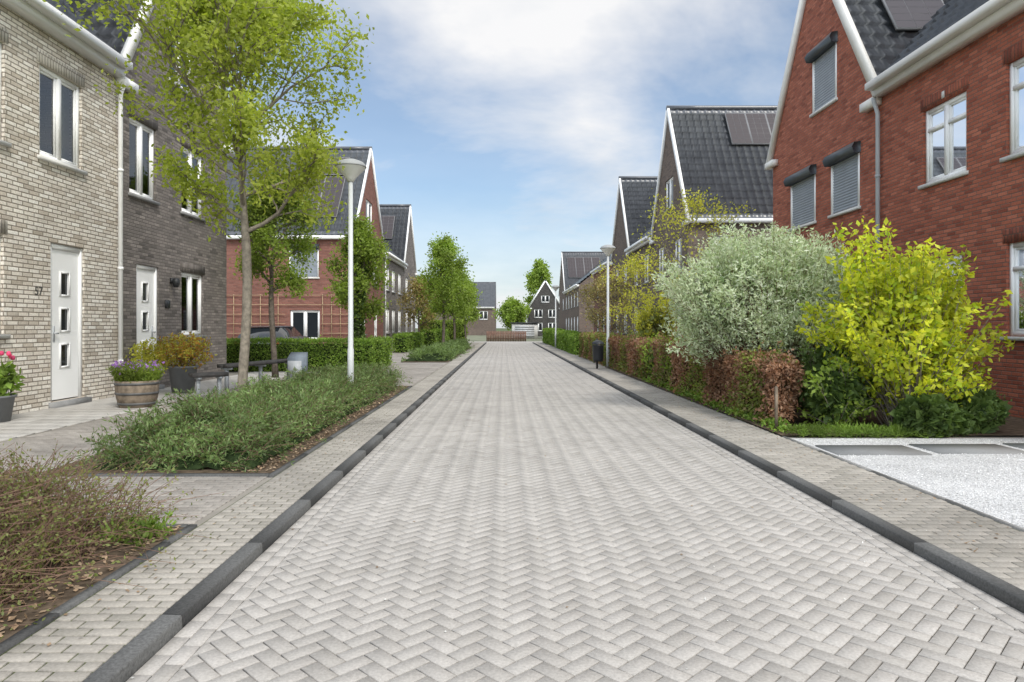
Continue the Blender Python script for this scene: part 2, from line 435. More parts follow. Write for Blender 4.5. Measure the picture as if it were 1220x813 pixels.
bricks_mesh('driveway_paving', running(-5.55, XI - .01, 1.5, 32, .158, .079), PZ, paver_drive, gap=.003)
bricks_mesh('garden_path', running(-7.1, -5.62, 4.0, 32, .3, .3, 0.5), PZ + .004, slab_light)
sheet('sidewalk_bed', XR + .095, 3.225, 0.5, YE, PZ - .0035, moss_m)
bricks_mesh('sidewalk', running(XR + .097, 3.22, 1.0, YE, .158, .079), PZ + .004, paver_walk, gap=.003)
def edging(name, x0, x1, y0, y1, z=.096, mat=None):
    mb = MB()
    if y1 - y0 > x1 - x0:
        y = y0
        while y < y1 - .1:
            mb.box(x0, x1, y + .003, min(y + 1, y1) - .003, 0, z + R.uniform(-.002, .002)); y += 1
    else:
        x = x0
        while x < x1 - .1:
            mb.box(x + .003, min(x + 1, x1) - .003, y0, y1, 0, z + R.uniform(-.002, .002)); x += 1
    return mkb(name, mb, mat or kerb_m, kind='structure')
edging('bed_edging', XI, XI + .05, 1.0, 4.35)
edging('bed_edging', XI, XI + .05, 5.8, 14.6)
edging('bed_edging', -4.6, XI - .005, 4.29, 4.35)
edging('bed_edging', -3.9, XI - .005, 5.8, 5.86)
edging('gravel_edging', 3.225, 3.255, 1.0, 7.9, .090, edge_m)
sheet('planting_bed_soil', -7, XI - .002, 0.5, 4.285, .094, soil_m)
sheet('planting_bed_soil', -4.0, XI - .002, 5.865, 14.6, .094, soil_m)
sheet('planting_bed_soil', -3.7, XI - .002, 24.5, 43, .094, soil_m)
sheet('white_gravel', 3.259, 7.1, 1.0, 7.75, .0885, gravel_m)
sheet('planting_bed_soil', 3.227, 7.15, 7.91, 22, .096, soil_m)
def pebbles():
    n = 6000
    c = np.stack([RG.uniform(3.28, 7.0, n), RG.uniform(3.6, 7.7, n), np.full(n, .0895)], 1)
    s = RG.uniform(.004, .011, n)
    base = np.array([(1,0,0),(0,1,0),(-1,0,0),(0,-1,0),(0,0,.9)])
    V = (c[:, None, :] + base[None] * s[:, None, None]).reshape(-1, 3)
    f = np.array([(0,1,4),(1,2,4),(2,3,4),(3,0,4)])
    F = (f[None] + (np.arange(n) * 5)[:, None, None]).reshape(-1, 3)
    mk('gravel_pebbles', [(V, F, island_mat('pebble_white', [(.42,.42,.41),(.78,.78,.77),(.66,.66,.65)]))], kind='stuff', label='loose white pebbles scattered over the gravel', category='gravel')
pebbles()
sl = [(3.76, 6.98, .46, .26), (4.80, 7.05, .46, .26), (5.84, 7.1, .46, .26), (6.7, 7.1, .3, .26)]
for (a, b, c, d) in sl:
    mb = MB(); mb.box(a - c, a + c, b - d, b + d, .05, .10)
    mkb('stepping_stone', mb, slab_dark, origin=(a, b, .05), label='grey concrete slab set in white gravel', category='paving slab', group='stepping slabs in the gravel')

# ------------------------------------------------------------ houses
def tiled_slope(mb, O, U, V, Lu, Lv, tile=0.30, row=0.36, ns=5):
    O, U, V = Vector(O), Vector(U).normalized(), Vector(V).normalized()
    Nn = U.cross(V)
    if Nn.z < 0: Nn = -Nn
    nc = max(1, int(round(Lu / tile))); tile = Lu / nc
    nr = max(1, int(round(Lv / row))); row = Lv / nr
    prof = []
    for k in range(ns):
        t = k / ns
        prof.append(0.034 * (math.sin(math.pi * t / .45) if t < .45 else 0))
    cols = nc * ns + 1
    Vv = []; Fv = []
    for j in range(nr):
        for (dv, lift) in ((0, .075), (row, .0)):
            for i in range(cols):
                h = prof[i % ns] + lift + .02
                Vv.append(O + U * (i * tile / ns) + V * (j * row + dv) + Nn * h)
        b0 = j * 2 * cols
        for i in range(cols - 1):
            Fv.append((b0 + i, b0 + i + 1, b0 + cols + i + 1, b0 + cols + i))
            if j: Fv.append((b0 - cols + i, b0 - cols + i + 1, b0 + i + 1, b0 + i))
    mb.add(Vv, Fv)
    mb.add([O, O + U * Lu, O + U * Lu + V * Lv, O + V * Lv], [(0, 1, 2, 3)])

def window(parent, F, u0, u1, v0, v1, style='double', near=True, brick='red', org=None):
    cu = (u0 + u1) / 2
    o = F(cu, v0, -.1)
    g = .005
    mb = MB(); fw = .07
    a, b = -.11, -.045
    fr = lambda x0, x1, y0, y1, n1=b: mb.boxF(F, x0, x1, y0, y1, a, n1)
    fr(u0 + g, u0 + fw, v0 + g, v1 - g); fr(u1 - fw, u1 - g, v0 + g, v1 - g)
    fr(u0 + fw, u1 - fw, v0 + g, v0 + fw); fr(u0 + fw, u1 - fw, v1 - fw, v1 - g)
    H = v1 - v0
    if style in ('double', 'transom'):
        fr(cu - .045, cu + .045, v0 + fw, v1 - fw, b + .008)
        for (p, q) in ((u0 + fw, cu - .045), (cu + .045, u1 - fw)):
            w = .038
            mb.boxF(F, p, p + w, v0 + fw, v1 - fw, a, b - .02); mb.boxF(F, q - w, q, v0 + fw, v1 - fw, a, b - .02)
            mb.boxF(F, p + w, q - w, v0 + fw, v0 + fw + w, a, b - .02); mb.boxF(F, p + w, q - w, v1 - fw - w, v1 - fw, a, b - .02)
    if style == 'transom':
        vt = v0 + H * .72
        fr(u0 + fw, cu - .045, vt - .03, vt + .03, b + .004); fr(cu + .045, u1 - fw, vt - .03, vt + .03, b + .004)
    w = mkb('window', mb, white_paint, parent, o)
    p = MB(); nq = -.085
    p.add([F(u0 + g, v0 + g, nq), F(u1 - g, v0 + g, nq), F(u1 - g, v1 - g, nq), F(u0 + g, v1 - g, nq)], [(0,1,2,3)])
    mkb('window_pane', p, glass_m if near else dark_glass, w, o)
    s = MB(); s.boxF(F, u0 - .05, u1 + .05, v0 - .06, v0 - .002, -.06, .06)
    mkb('window_sill', s, white_sill if brick in ('red', 'white') else stone_sill, w, o)
    if near:
        def drape(p, q):
            c = MB(); k = 14; V = []; 
            for i in range(k + 1):
                t = i / k; uu = p + (q - p) * t; nn = -.26 + .025 * math.sin(i * 2.1)
                V += [F(uu, v0 + .02, nn), F(uu, v1 + .05, nn)]
            c.add(V, [(2*i, 2*i+2, 2*i+3, 2*i+1) for i in range(k)])
            mkb('curtain', c, curtain_m, w, o)
        wd = (u1 - u0)
        drape(u0 - .05, u0 + wd * .2); drape(u1 - wd * .17, u1 + .05)
        l = MB(); l.boxF(F, u0 - .06, u1 + .06, v1 + .003, v1 + .2, -.02, .008)
        mkb('lintel', l, soldier[brick], w, o)
        if brick == 'red':
            l = MB(); l.boxF(F, cu - .035, cu + .035, v1 + .05, v1 + .16, .009, .015); mkb('lintel_stone', l, white_sill, w, o)
    return w
def shutter_window(parent, F, u0, u1, v0, v1):
    o = F((u0 + u1) / 2, v0, -.1)
    mb = MB()
    mb.boxF(F, u0 + .004, u0 + .06, v0, v1, -.1, .01); mb.boxF(F, u1 - .06, u1 - .004, v0, v1, -.1, .01)
    mb.boxF(F, u0 + .06, u1 - .06, v0, v0 + .03, -.1, -.032); mb.boxF(F, u0 + .06, u1 - .06, v1 - .06, v1, -.1, -.032)
    w = mkb('window', mb, white_paint, parent, o, label='window closed by a grey roller shutter')
    s = MB(); v = v0 + .03
    while v < v1 - .02:
        V = [F(u0 + .06, v, -.03), F(u1 - .06, v, -.03), F(u1 - .06, v + .02, -.012), F(u0 + .06, v + .02, -.012), F(u1 - .06, v + .052, -.015), F(u0 + .06, v + .052, -.015), F(u1 - .06, v + .06, -.03), F(u0 + .06, v + .06, -.03)]
        s.add(V, [(0,1,2,3),(3,2,4,5),(5,4,6,7)]); v += .06
    mkb('roller_shutter', s, shutter_m, w, o)
    b = MB(); V = []
    for uu in (u0 - .04, u1 + .04):
        V += [F(uu, v1 - .04, .0), F(uu, v1 - .04, .14), F(uu, v1 + .08, .18), F(uu, v1 + .17, .13), F(uu, v1 + .19, .0)]
    b.add(V, [(0,1,2,3,4),(9,8,7,6,5)] + [(i, (i+1) % 5, 5 + (i+1) % 5, 5 + i) for i in range(5)])
    mkb('shutter_box', b, shutter_box, w, o)
    s = MB(); s.boxF(F, u0 - .05, u1 + .05, v0 - .06, v0 - .002, -.05, .06)
    mkb('window_sill', s, white_sill, w, o)
def door(parent, F, u0, u1, v0, v1, hs=1, near=True):
    o = F((u0 + u1) / 2, v0, -.08); mb = MB()
    mb.boxF(F, u0 + .004, u0 + .07, v0, v1 - .004, -.12, -.03); mb.boxF(F, u1 - .07, u1 - .004, v0, v1 - .004, -.12, -.03)
    mb.boxF(F, u0 + .07, u1 - .07, v1 - .08, v1 - .004, -.12, -.03)
    a0, a1, b0, b1 = u0 + .075, u1 - .075, v0 + .02, v1 - .085
    cu = (a0 + a1) / 2 ; pw = .10
    hh = [(cu - pw, cu + pw, v0 + .55 + k * .58, v0 + .55 + k * .58 + .34) for k in range(3)]
    leaf = MB()
    G = lambda a, b, n: F(a, b, n - .06)
    wall_poly(leaf, G, [(a0, b0), (a1, b0), (a1, b1), (a0, b1)], hh, .03)
    for h in hh:
        for (x0, x1, y0, y1) in ((h[0]-.03, h[0]-.002, h[2]-.03, h[3]+.03), (h[1]+.002, h[1]+.03, h[2]-.03, h[3]+.03), (h[0]-.002, h[1]+.002, h[2]-.03, h[2]-.002), (h[0]-.002, h[1]+.002, h[3]+.002, h[3]+.03)):
            leaf.boxF(F, x0, x1, y0, y1, -.059, -.045)
    mb.add(leaf.v, leaf.f)
    d = mkb('door', mb, white_paint, parent, o, label='white front door with three small panes')
    for h in hh:
        g = MB(); g.add([F(h[0], h[2], -.08), F(h[1], h[2], -.08), F(h[1], h[3], -.08), F(h[0], h[3], -.08)], [(0,1,2,3)])
        mkb('door_pane', g, dark_glass, d, o)
    k = MB(); ku = a0 + .08 if hs < 0 else a1 - .08
    k.boxF(F, ku - .02, ku + .02, v0 + .95, v0 + 1.2, -.058, -.05)
    k.boxF(F, ku - .055, ku + .055, v0 + 1.07, v0 + 1.095, -.02, -.003); k.boxF(F, ku - .012, ku + .012, v0 + 1.07, v0 + 1.095, -.05, -.021)
    mkb('door_handle', k, zinc, d, o)
    s = MB(); s.boxF(F, u0 - .05, u1 + .05, v0 - .12, v0 - .003, -.1, .1)
    mkb('door_step', s, stone_sill, d, o)

def house(label, F, u0, u1, kind, eave, ridge, brick, openings, depth=9.0, end0=None, near=True, gut_ends=True, solar=None, pipes=(), trim=None, ns=5):
    base = F((u0 + u1) / 2, 0.03, 0)
    hs = empty('house', base, label=label, category='house', group='brick terraced houses')
    F0 = Vector(F(0, 0, 0)); vec = lambda du, dv, dn: Vector(F(du, dv, dn)) - F0
    um = (u0 + u1) / 2; W = MB(); e = .008
    zb = .02
    holes = [(o[1], o[2], o[3], o[4]) for o in openings]
    if kind == 'gable':
        out = [(u0 + e, zb), (u1 - e, zb), (u1 - e, eave), (um, ridge), (u0 + e, eave)]
        endo = [(0, zb), (depth, zb), (depth, eave), (0, eave)]
    else:
        out = [(u0 + e, zb), (u1 - e, zb), (u1 - e, eave), (u0 + e, eave)]
        endo = [(0, zb), (depth, zb), (depth, eave), (depth / 2, ridge), (0, eave)]
    wall_poly(W, F, out, holes)
    G0 = lambda a, v, m: F(u0 + e - m, v, -a)
    G1 = lambda a, v, m: F(u1 - e + m, v, -a)
    eh = [(o[1], o[2], o[3], o[4]) for o in (end0 or [])]
    wall_poly(W, G0, endo, eh); wall_poly(W, G1, endo, [])
    wall_poly(W, lambda a, v, m: F(a, v, -depth), out, [])
    mkb('wall', W, BR[brick], hs, base)
    tr = trim or white_paint
    Rf = MB()
    if kind == 'gable':
        half = (u1 - u0) / 2; sl = math.hypot(half, ridge - eave); ov = .0; oh = .1
        k = (ridge - eave) / half
        for (us, sg) in ((u0, 1), (u1, -1)):
            O = F(us - sg * oh, eave - k * oh + .06, ov); U = vec(0, 0, -1); V = vec(sg * half, ridge - eave, 0)
            tiled_slope(Rf, O, U, V, depth + ov, sl + oh * math.hypot(1, k), ns=ns)
        p0 = Vector(F(um, ridge + .15, ov + .1)); p1 = Vector(F(um, ridge + .15, -depth))
        Rf.tube([p0 + (p1 - p0) * t / 8 for t in range(9)], [.11] * 9, 8)
    else:
        half = depth / 2; sl = math.hypot(half, ridge - eave); oh = .12; k = (ridge - eave) / half
        for (nsn, sg) in ((0, -1), (-depth, 1)):
            O = F(u0, eave - k * oh + .10, nsn - sg * oh); U = vec(1, 0, 0); V = vec(0, ridge - eave, sg * half)
            tiled_slope(Rf, O, U, V, u1 - u0, sl + oh * math.hypot(1, k), ns=ns)
        p0 = Vector(F(u0, ridge + .16, -half)); p1 = Vector(F(u1, ridge + .16, -half))
        Rf.tube([p0 + (p1 - p0) * t / 8 for t in range(9)], [.11] * 9, 8)
    mkb('roof', Rf, roof_m, hs, base)
    if kind == 'gable':
        for (us, sg) in ((u0, 1), (u1, -1)):
            T = MB()
            L = vec(half, ridge - eave, 0).length
            d = vec(sg * half, ridge - eave, 0).normalized(); nrm = vec(sg * -(ridge - eave), half, 0).normalized(); nn = vec(0, 0, 1)
            O = Vector(F(us - sg * .10, eave - k * .10, 0))
            T.boxF(lambda a, b, c: O + d * a + nrm * b + nn * c, 0, L + .2, -.02, .175, .004, .10 + (.003 if sg > 0 else 0))
            T.boxF(F, us - sg * .16, us + sg * .36, eave - .26, eave - .10, .006, .16)
            mkb('barge_board', T, tr, hs, base)
        if gut_ends:
            Gm = MB()
            Gm.boxF(F, u0 - .24, u0 - .005, eave - .2, eave - .04, -depth, .0)
            mkb('gutter', Gm, tr, hs, base)
    else:
        Gm = MB()
        Gm.boxF(F, u0 + .01, u1 - .18, eave - .20, eave - .001, .004, .20)
        Gm.boxF(F, u0 + .01, u1 - .18, eave - .08, eave + .045, .201, .34)
        mkb('gutter', Gm, tr, hs, base)
    for (pu, c) in pipes:
        P = MB(); pn = .075
        P.tube([F(pu, .1, pn), F(pu, eave - .5, pn), F(pu, eave - .3, .14), F(pu, eave - .205, .16)], [.04] * 4, 10)
        for vv in (.7, 2.4, 4.2): P.tube([F(pu, vv, pn), F(pu, vv + .05, pn)], [.05, .05], 10)
        mkb('downpipe', P, c, hs, base, smooth=False)
    for o in openings:
        if o[0] == 'door': door(hs, F, *o[1:5], hs=(o[5] if len(o) > 5 else 1))
        elif o[0] == 'shutter': shutter_window(hs, F, *o[1:5])
        else: window(hs, F, *o[1:5], style=o[0], near=near, brick=brick)
    for o in (end0 or []):
        if o[0] == 'shutter': shutter_window(hs, G0, *o[1:5])
        elif o[0] == 'door': door(hs, G0, *o[1:5])
        else: window(hs, G0, *o[1:5], style=o[0], near=near, brick=brick)
    for (a0, a1, s0, s1) in (solar or []):
        Fr = MB()
        if kind == 'gable':
            O = Vector(F(u0, eave + .06, 0)); U = vec(0, 0, -1); V = vec(half, ridge - eave, 0)
        else:
            O = Vector(F(u0, eave + .1, 0)); U = vec(1, 0, 0); V = vec(0, ridge - eave, -half)
        Vn = V.normalized(); Lv = V.length; Nn = U.cross(Vn)
        if Nn.z < 0: Nn = -Nn
        X = lambda a, s, n: O + U * a + Vn * (s * Lv) + Nn * n
        Fr.boxF(X, a0, a1, s0, s1, .17, .215)
        n = max(1, int(round((a1 - a0) / 1.0)))
        sp = mkb('solar_panel', Fr, panel_frame, hs, base)
        for i in range(n):
            w = (a1 - a0) / n; S = MB(); pa, pb = a0 + i * w + .03, a0 + (i + 1) * w - .03
            nr = 6; nc = 3
            for q in range(nr):
                for t in range(nc):
                    ca, cb = pa + (pb - pa) * t / nc + .005, pa + (pb - pa) * (t + 1) / nc - .005
                    sa, sb = s0 + .006 + (s1 - s0 - .012) * q / nr + .001, s0 + .006 + (s1 - s0 - .012) * (q + 1) / nr - .001
                    S.add([X(ca, sa, .219), X(cb, sa, .219), X(cb, sb, .219), X(ca, sb, .219)], [(0, 1, 2, 3)])
            mkb('solar_cells', S, solar_m, sp, base, kind='stuff')
    return hs

XFL, XFR = -7.1, 7.2
FL = lambda u, v, n: (XFL + n, u, v)
FRt = lambda u, v, n: (XFR - n, u, v)
h_white = house('pale cream brick house with white door and windows', FL, 5.5, 12.63, 'eave', 6.12, 11.2, 'white',
      [('double', 10.44, 11.5, 3.98, 5.40), ('double', 8.65, 9.72, 3.98, 5.40), ('double', 7.9, 9.70, 1.25, 2.67), ('door', 10.70, 11.56, .17, 2.68, -1)],
      pipes=((12.52, white_paint),), ns=6)
h_dark = house('dark grey brick house with steep front gable', FL, 12.63, 17.5, 'gable', 6.05, 10.2, 'dark',
      [('double', 12.95, 13.95, 3.9, 5.38), ('double', 15.05, 16.15, 3.9, 5.38), ('door', 13.2, 14.05, .17, 2.58, 1), ('double', 15.05, 16.15, 1.16, 2.58), ('double', 14.5, 15.6, 6.6, 7.8)], ns=6, gut_ends=False)
house('muted red brick end house with solar panels and trellis', FL, 32.3, 40.3, 'gable', 5.7, 10.7, 'dull',
      [('double', 33.5, 35, 3.6, 5.1), ('double', 37, 38.5, 3.6, 5.1), ('double', 35.2, 37, 6.4, 8), ('double', 33.5, 35.2, 1, 2.6), ('door', 37.5, 38.4, .17, 2.5)],
      end0=[('double', 1.6, 3.0, .75, 2.15), ('shutter', 1.65, 3.05, 3.7, 5.1)], near=False, solar=[(.9, 3.9, .15, .62), (.9, 2.9, .64, .86)], depth=10, ns=5)
house('dark grey brick terraced house with white gutter', FL, 40.3, 48.5, 'eave', 5.75, 10.2, 'dark',
      [(k, a, a + 1.3, b, c) for a in (41.2, 43.4, 46) for (k, b, c) in (('double', 3.6, 5.0), ('double', 1.0, 2.5))], near=False, ns=4, pipes=((40.6, white_paint),))
house('dark grey brick gabled house with solar panels', FL, 48.5, 54.9, 'gable', 5.75, 10.4, 'dark',
      [(k, a, a + 1.2, b, c) for a in (49.5, 52.4) for (k, b, c) in (('double', 3.6, 5.0), ('double', 1.0, 2.5))], near=False, solar=[(1, 3.5, .4, .8)], ns=4)
house('red brick house with white windows and cream gutter', FRt, 5.0, 13.15, 'eave', 5.92, 11.0, 'red',
      [('transom', 10.62, 11.72, 3.78, 5.05), ('transom', 8.6, 9.78, 3.78, 5.12), ('transom', 8.5, 9.78, 1.22, 2.55), ('door', 10.72, 11.62, .17, 2.5, 1), ('double', 6.2, 7.6, 3.78, 5.1)],
      pipes=((13.0, zinc),), trim=cream, ns=6)
house('red brick gabled house with grey roller shutters', FRt, 13.15, 18.25, 'gable', 5.85, 10.0, 'red',
      [('shutter', 13.8, 15.0, 3.8, 4.92), ('shutter', 15.75, 17.1, 3.8, 4.92), ('shutter', 14.75, 15.9, 6.3, 7.55), ('double', 13.9, 15.1, 1.15, 2.5), ('double', 15.9, 17.1, 1.15, 2.5)],
      solar=[(.75, 2.0, .33, .62), (.75, 2.0, .64, .92)], trim=cream, ns=6, gut_ends=False)
house('dark brown brick gabled end house with solar panels', FRt, 26.6, 32.9, 'gable', 5.6, 10.75, 'brown',
      [('double', 27.6, 28.8, 3.6, 5), ('double', 30.6, 31.8, 3.6, 5), ('double', 29, 30.4, 6.5, 7.8), ('double', 27.6, 29, 1, 2.5), ('door', 30.6, 31.5, .17, 2.5)],
      end0=[('double', 1.0, 2.0, 3.6, 4.9), ('double', 3.6, 4.6, 3.6, 4.9)], near=False, solar=[(2.3, 4.9, .62, .93)], ns=5, depth=10)
house('dark brown brick terraced house with white gutter', FRt, 32.9, 39.0, 'eave', 5.7, 10.2, 'brown',
      [(k, a, a + 1.3, b, c) for a in (33.8, 36.6) for (k, b, c) in (('double', 3.6, 5.0), ('double', 1.0, 2.5))], near=False, ns=4)
house('dark brown brick gabled terraced house', FRt, 39.0, 45.2, 'gable', 5.7, 10.4, 'brown',
      [(k, a, a + 1.2, b, c) for a in (39.9, 42.8) for (k, b, c) in (('double', 3.6, 5.0), ('double', 1.0, 2.5))], near=False, ns=4)
house('muted red brick terraced house beside the side road', FRt, 45.2, 54.5, 'eave', 5.7, 10.0, 'dull',
      [(k, a, a + 1.3, b, c) for a in (46, 48.8, 51.6) for (k, b, c) in (('double', 3.6, 5.0), ('double', 1.0, 2.5))], near=False, ns=4)
house('brown brick terraced house beyond the side road', FRt, 65, 80, 'eave', 5.4, 9.0, 'brown',
      [(k, a, a + 1.3, b, c) for a in (66, 69, 72, 75, 78) for (k, b, c) in (('double', 3.4, 4.8), ('double', 1.0, 2.4))], near=False, ns=3)
house('dark gabled house with solar panels on its roof', FRt, 80, 88, 'gable', 5.6, 10.4, 'brown',
      [('double', 82, 83.3, 3.4, 4.8)], near=False, solar=[(.5, 4.5, .3, .85)], ns=3)
BR['cottage'] = brick_mat('near_black_brick', [(.06,.057,.055),(.10,.094,.09)], (.07,.066,.062)); 
Ffar = lambda u, v, n: (u, 98 - n, v)
house('dark brick cottage with white gable trim', Ffar, 3.7, 8.3, 'gable', 4.2, 7.9, 'cottage',
      [('double', 4.4, 5.6, 2.7, 3.9), ('double', 6.4, 7.6, 2.7, 3.9), ('double', 5.4, 6.6, 4.9, 5.9), ('double', 4.4, 5.6, .8, 2), ('double', 6.4, 7.6, .8, 2)], near=False, ns=3)
Ffar2 = lambda u, v, n: (u, 112 - n, v)
house('distant dark roofed house with brown brick walls', Ffar2, -12, -1.3, 'eave', 4.6, 8.8, 'brown',
      [('double', -4, -2.6, 2.6, 4), ('double', -7, -5.6, 2.6, 4)], near=False, ns=3)
def trellis():
    y = 32.26; mb = MB()
    for x in np.arange(-13.6, -7.2, .42):
        if -10.3 < x < -8.6: continue
        mb.box(x, x + .022, y - .03, y, .5, 2.9)
    for z in np.arange(.6, 3.0, .45): mb.box(-13.7, -10.3, y - .06, y - .032, z, z + .022); mb.box(-8.6, -7.25, y - .06, y - .032, z, z + .022)
    mb.box(-10.3, -8.6, y - .06, y - .032, 2.4, 2.422); mb.box(-10.3, -8.6, y - .06, y - .032, 2.85, 2.872)
    mkb('trellis', mb, trellis_wood, origin=(-10.4, y, .1), label='light wooden trellis fixed to a red brick wall', category='trellis')
trellis()
def text_obj(txt, loc, rot, size, parent, mat):
    cu = bpy.data.curves.new('number', 'FONT'); cu.body = txt; cu.size = size; cu.extrude = .003; cu.align_x = 'CENTER'
    t = bpy.data.objects.new('tmp', cu); scene.collection.objects.link(t)
    dg = bpy.context.evaluated_depsgraph_get()
    me = bpy.data.meshes.new_from_object(t.evaluated_get(dg))
    bpy.data.objects.remove(t)
    me.materials.clear(); me.materials.append(mat)
    ob = bpy.data.objects.new('house_number', me)
    link(ob, parent, loc, {'label': 'black house number 57'})
    po = parent['wo']; ob.location = [loc[i] - po[i] for i in range(3)]
    ob.rotation_euler = rot
text_obj('57', (XFL + .006, 10.42, 1.84), (math.radians(90), 0, math.radians(90)), .185, h_white, number_m)
mb = MB(); mb.box(XFL + .003, XFL + .02, 14.3, 14.5, 1.75, 1.92)
mkb('number_plate', mb, anthr, h_dark, label='small dark plate beside the door')
mb = MB(); mb.box(XFL + .003, XFL + .05, 14.52, 14.62, 2.28, 2.4); mb.revolve((XFL + .11, 14.57, 2.2), [(0, .2), (.06, .19), (.08, .1), (.05, 0), (0, 0)], 12)
mkb('wall_lamp', mb, anthr, h_dark)

fb = empty('garage', (2.5, 78, 0), label='low white flat-roofed garage at the street end', category='garage')
mb = MB(); mb.box(1.0, 3.9, 78, 84, 0, 1.75)
mkb('wall', mb, plain('garage_render', (.62,.61,.58), .7), fb); mb = MB(); mb.box(.85, 4.05, 77.85, 84.1, 1.76, 1.9); mkb('roof', mb, anthr, fb)
mb = MB(); mb.box(1.3, 3.5, 77.95, 77.99, .1, 1.5)
for z in np.arange(.3, 1.5, .25): mb.box(1.3, 3.5, 77.93, 77.95, z, z + .2)
mkb('garage_door', mb, plain('garage_door_grey', (.45,.46,.47), .5), fb)
mb = MB(); x = -1.6
while x < 2.1:
    mb.box(x, x + .13, 63.5, 63.53, .02, .98 + R.uniform(-.01, .01)); x += .155
mb.box(-1.6, 2.1, 63.54, 63.58, .25, .33); mb.box(-1.6, 2.1, 63.54, 63.58, .75, .83)
mkb('fence', mb, fence_wood, origin=(0, 63.5, 0), label='low red-brown wooden fence closing the street end', category='fence')

# ------------------------------------------------------------ vegetation helpers
def rdirs(n, rng=RG):
    d = rng.normal(size=(n, 3)); return d / np.linalg.norm(d, axis=1, keepdims=True)
def leaves(C, size, aspect=.5, axis=None, mixr=.6, rng=RG, var=.35):
    n = len(C); C = np.asarray(C)
    a = rdirs(n, rng)
    if axis is not None:
        a = np.asarray(axis) * (1 - mixr) + a * mixr; a /= np.linalg.norm(a, axis=1, keepdims=True) + 1e-9
    r = rdirs(n, rng); s = np.cross(a, r); s /= np.linalg.norm(s, axis=1, keepdims=True) + 1e-9
    L = (size * (1 + rng.uniform(-var, var, n)))[:, None]; W = L * aspect * .5
    V = np.stack([C, C + a * L * .45 + s * W, C + a * L, C + a * L * .45 - s * W], 1).reshape(-1, 3)
    F = np.arange(4 * n).reshape(n, 4)
    return V, F
def lumps(x, y, z, s=1.0, seed=0):
    return (np.sin(x * 2.3 * s + seed) * np.sin(y * 2.9 * s + 1.3 * seed) + .6 * np.sin(z * 4.1 * s + x * 3.3 * s + seed) + .5 * np.sin((x + y) * 6.1 * s + seed * 2)) / 2.1

def hedge(name, label, x0, x1, y0, y1, z1, n, size, mat, core, mat2=None, frac2=0, bumpy=.05, category='hedge', z0=.09, fuzz=.035, shoots=0):
    rng = RG
    dx, dy, dz = x1 - x0, y1 - y0, z1 - z0
    areas = np.array([dy * dz, dy * dz * .4, dx * dz, dx * dz * .5, dx * dy * 1.1]); areas /= areas.sum()
    f = rng.choice(5, n, p=areas); a = rng.random(n); b = rng.random(n)
    dep = rng.exponential(fuzz, n) - fuzz * .7 - (rng.random(n) < .06) * rng.uniform(0, .09, n)
    P = np.zeros((n, 3))
    P[:, 0] = np.where(f == 0, x0 + dep, np.where(f == 1, x1 - dep, x0 + a * dx))
    P[:, 1] = np.where(f == 2, y0 + dep, np.where(f == 3, y1 - dep, y0 + np.where(f < 2, a, b) * dy))
    P[:, 2] = np.where(f == 4, z1 - dep, z0 + b * dz)
    c = np.array([(x0 + x1) / 2, (y0 + y1) / 2, (z0 + z1) / 2]); lm = lumps(P[:, 0], P[:, 1], P[:, 2], 1.3) * bumpy
    for ax in (0, 2):
        h = (dx, dy, dz)[ax] / 2
        P[:, ax] += lm * np.clip((P[:, ax] - c[ax]) / h, -1, 1)
    P[:, 1] += lm * (f == 2) * -1
    if shoots:
        m = shoots; k = 14
        sx = rng.uniform(x0 - .03, x1, m); sy = rng.uniform(y0, y1, m)
        hh = rng.exponential(.09, m) + .03; lean = rng.normal(0, .25, (m, 2))
        t = rng.random((m, k))
        Q = np.stack([sx[:, None] + lean[:, :1] * t * hh[:, None], sy[:, None] + lean[:, 1:] * t * hh[:, None], z1 - .04 + t * hh[:, None]], 2).reshape(-1, 3)
        Q += rng.normal(0, .018, Q.shape); P = np.concatenate([P, Q]); n = len(P)
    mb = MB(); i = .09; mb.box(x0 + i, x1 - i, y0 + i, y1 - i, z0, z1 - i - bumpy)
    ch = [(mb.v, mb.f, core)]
    if mat2 is not None:
        k = (lumps(P[:, 0], P[:, 1], P[:, 2], .9, 4) + rng.normal(0, .3, n)) > (1 - 2 * frac2)
        Q, G = leaves(P[k], size, .6); ch.append((Q, G, mat2)); V, F = leaves(P[~k], size, .6)
    else: V, F = leaves(P, size, .6)
    ch.append((V, F, mat))
    return mk(name, ch, origin=((x0+x1)/2, (y0+y1)/2, z0), label=label, category=category)

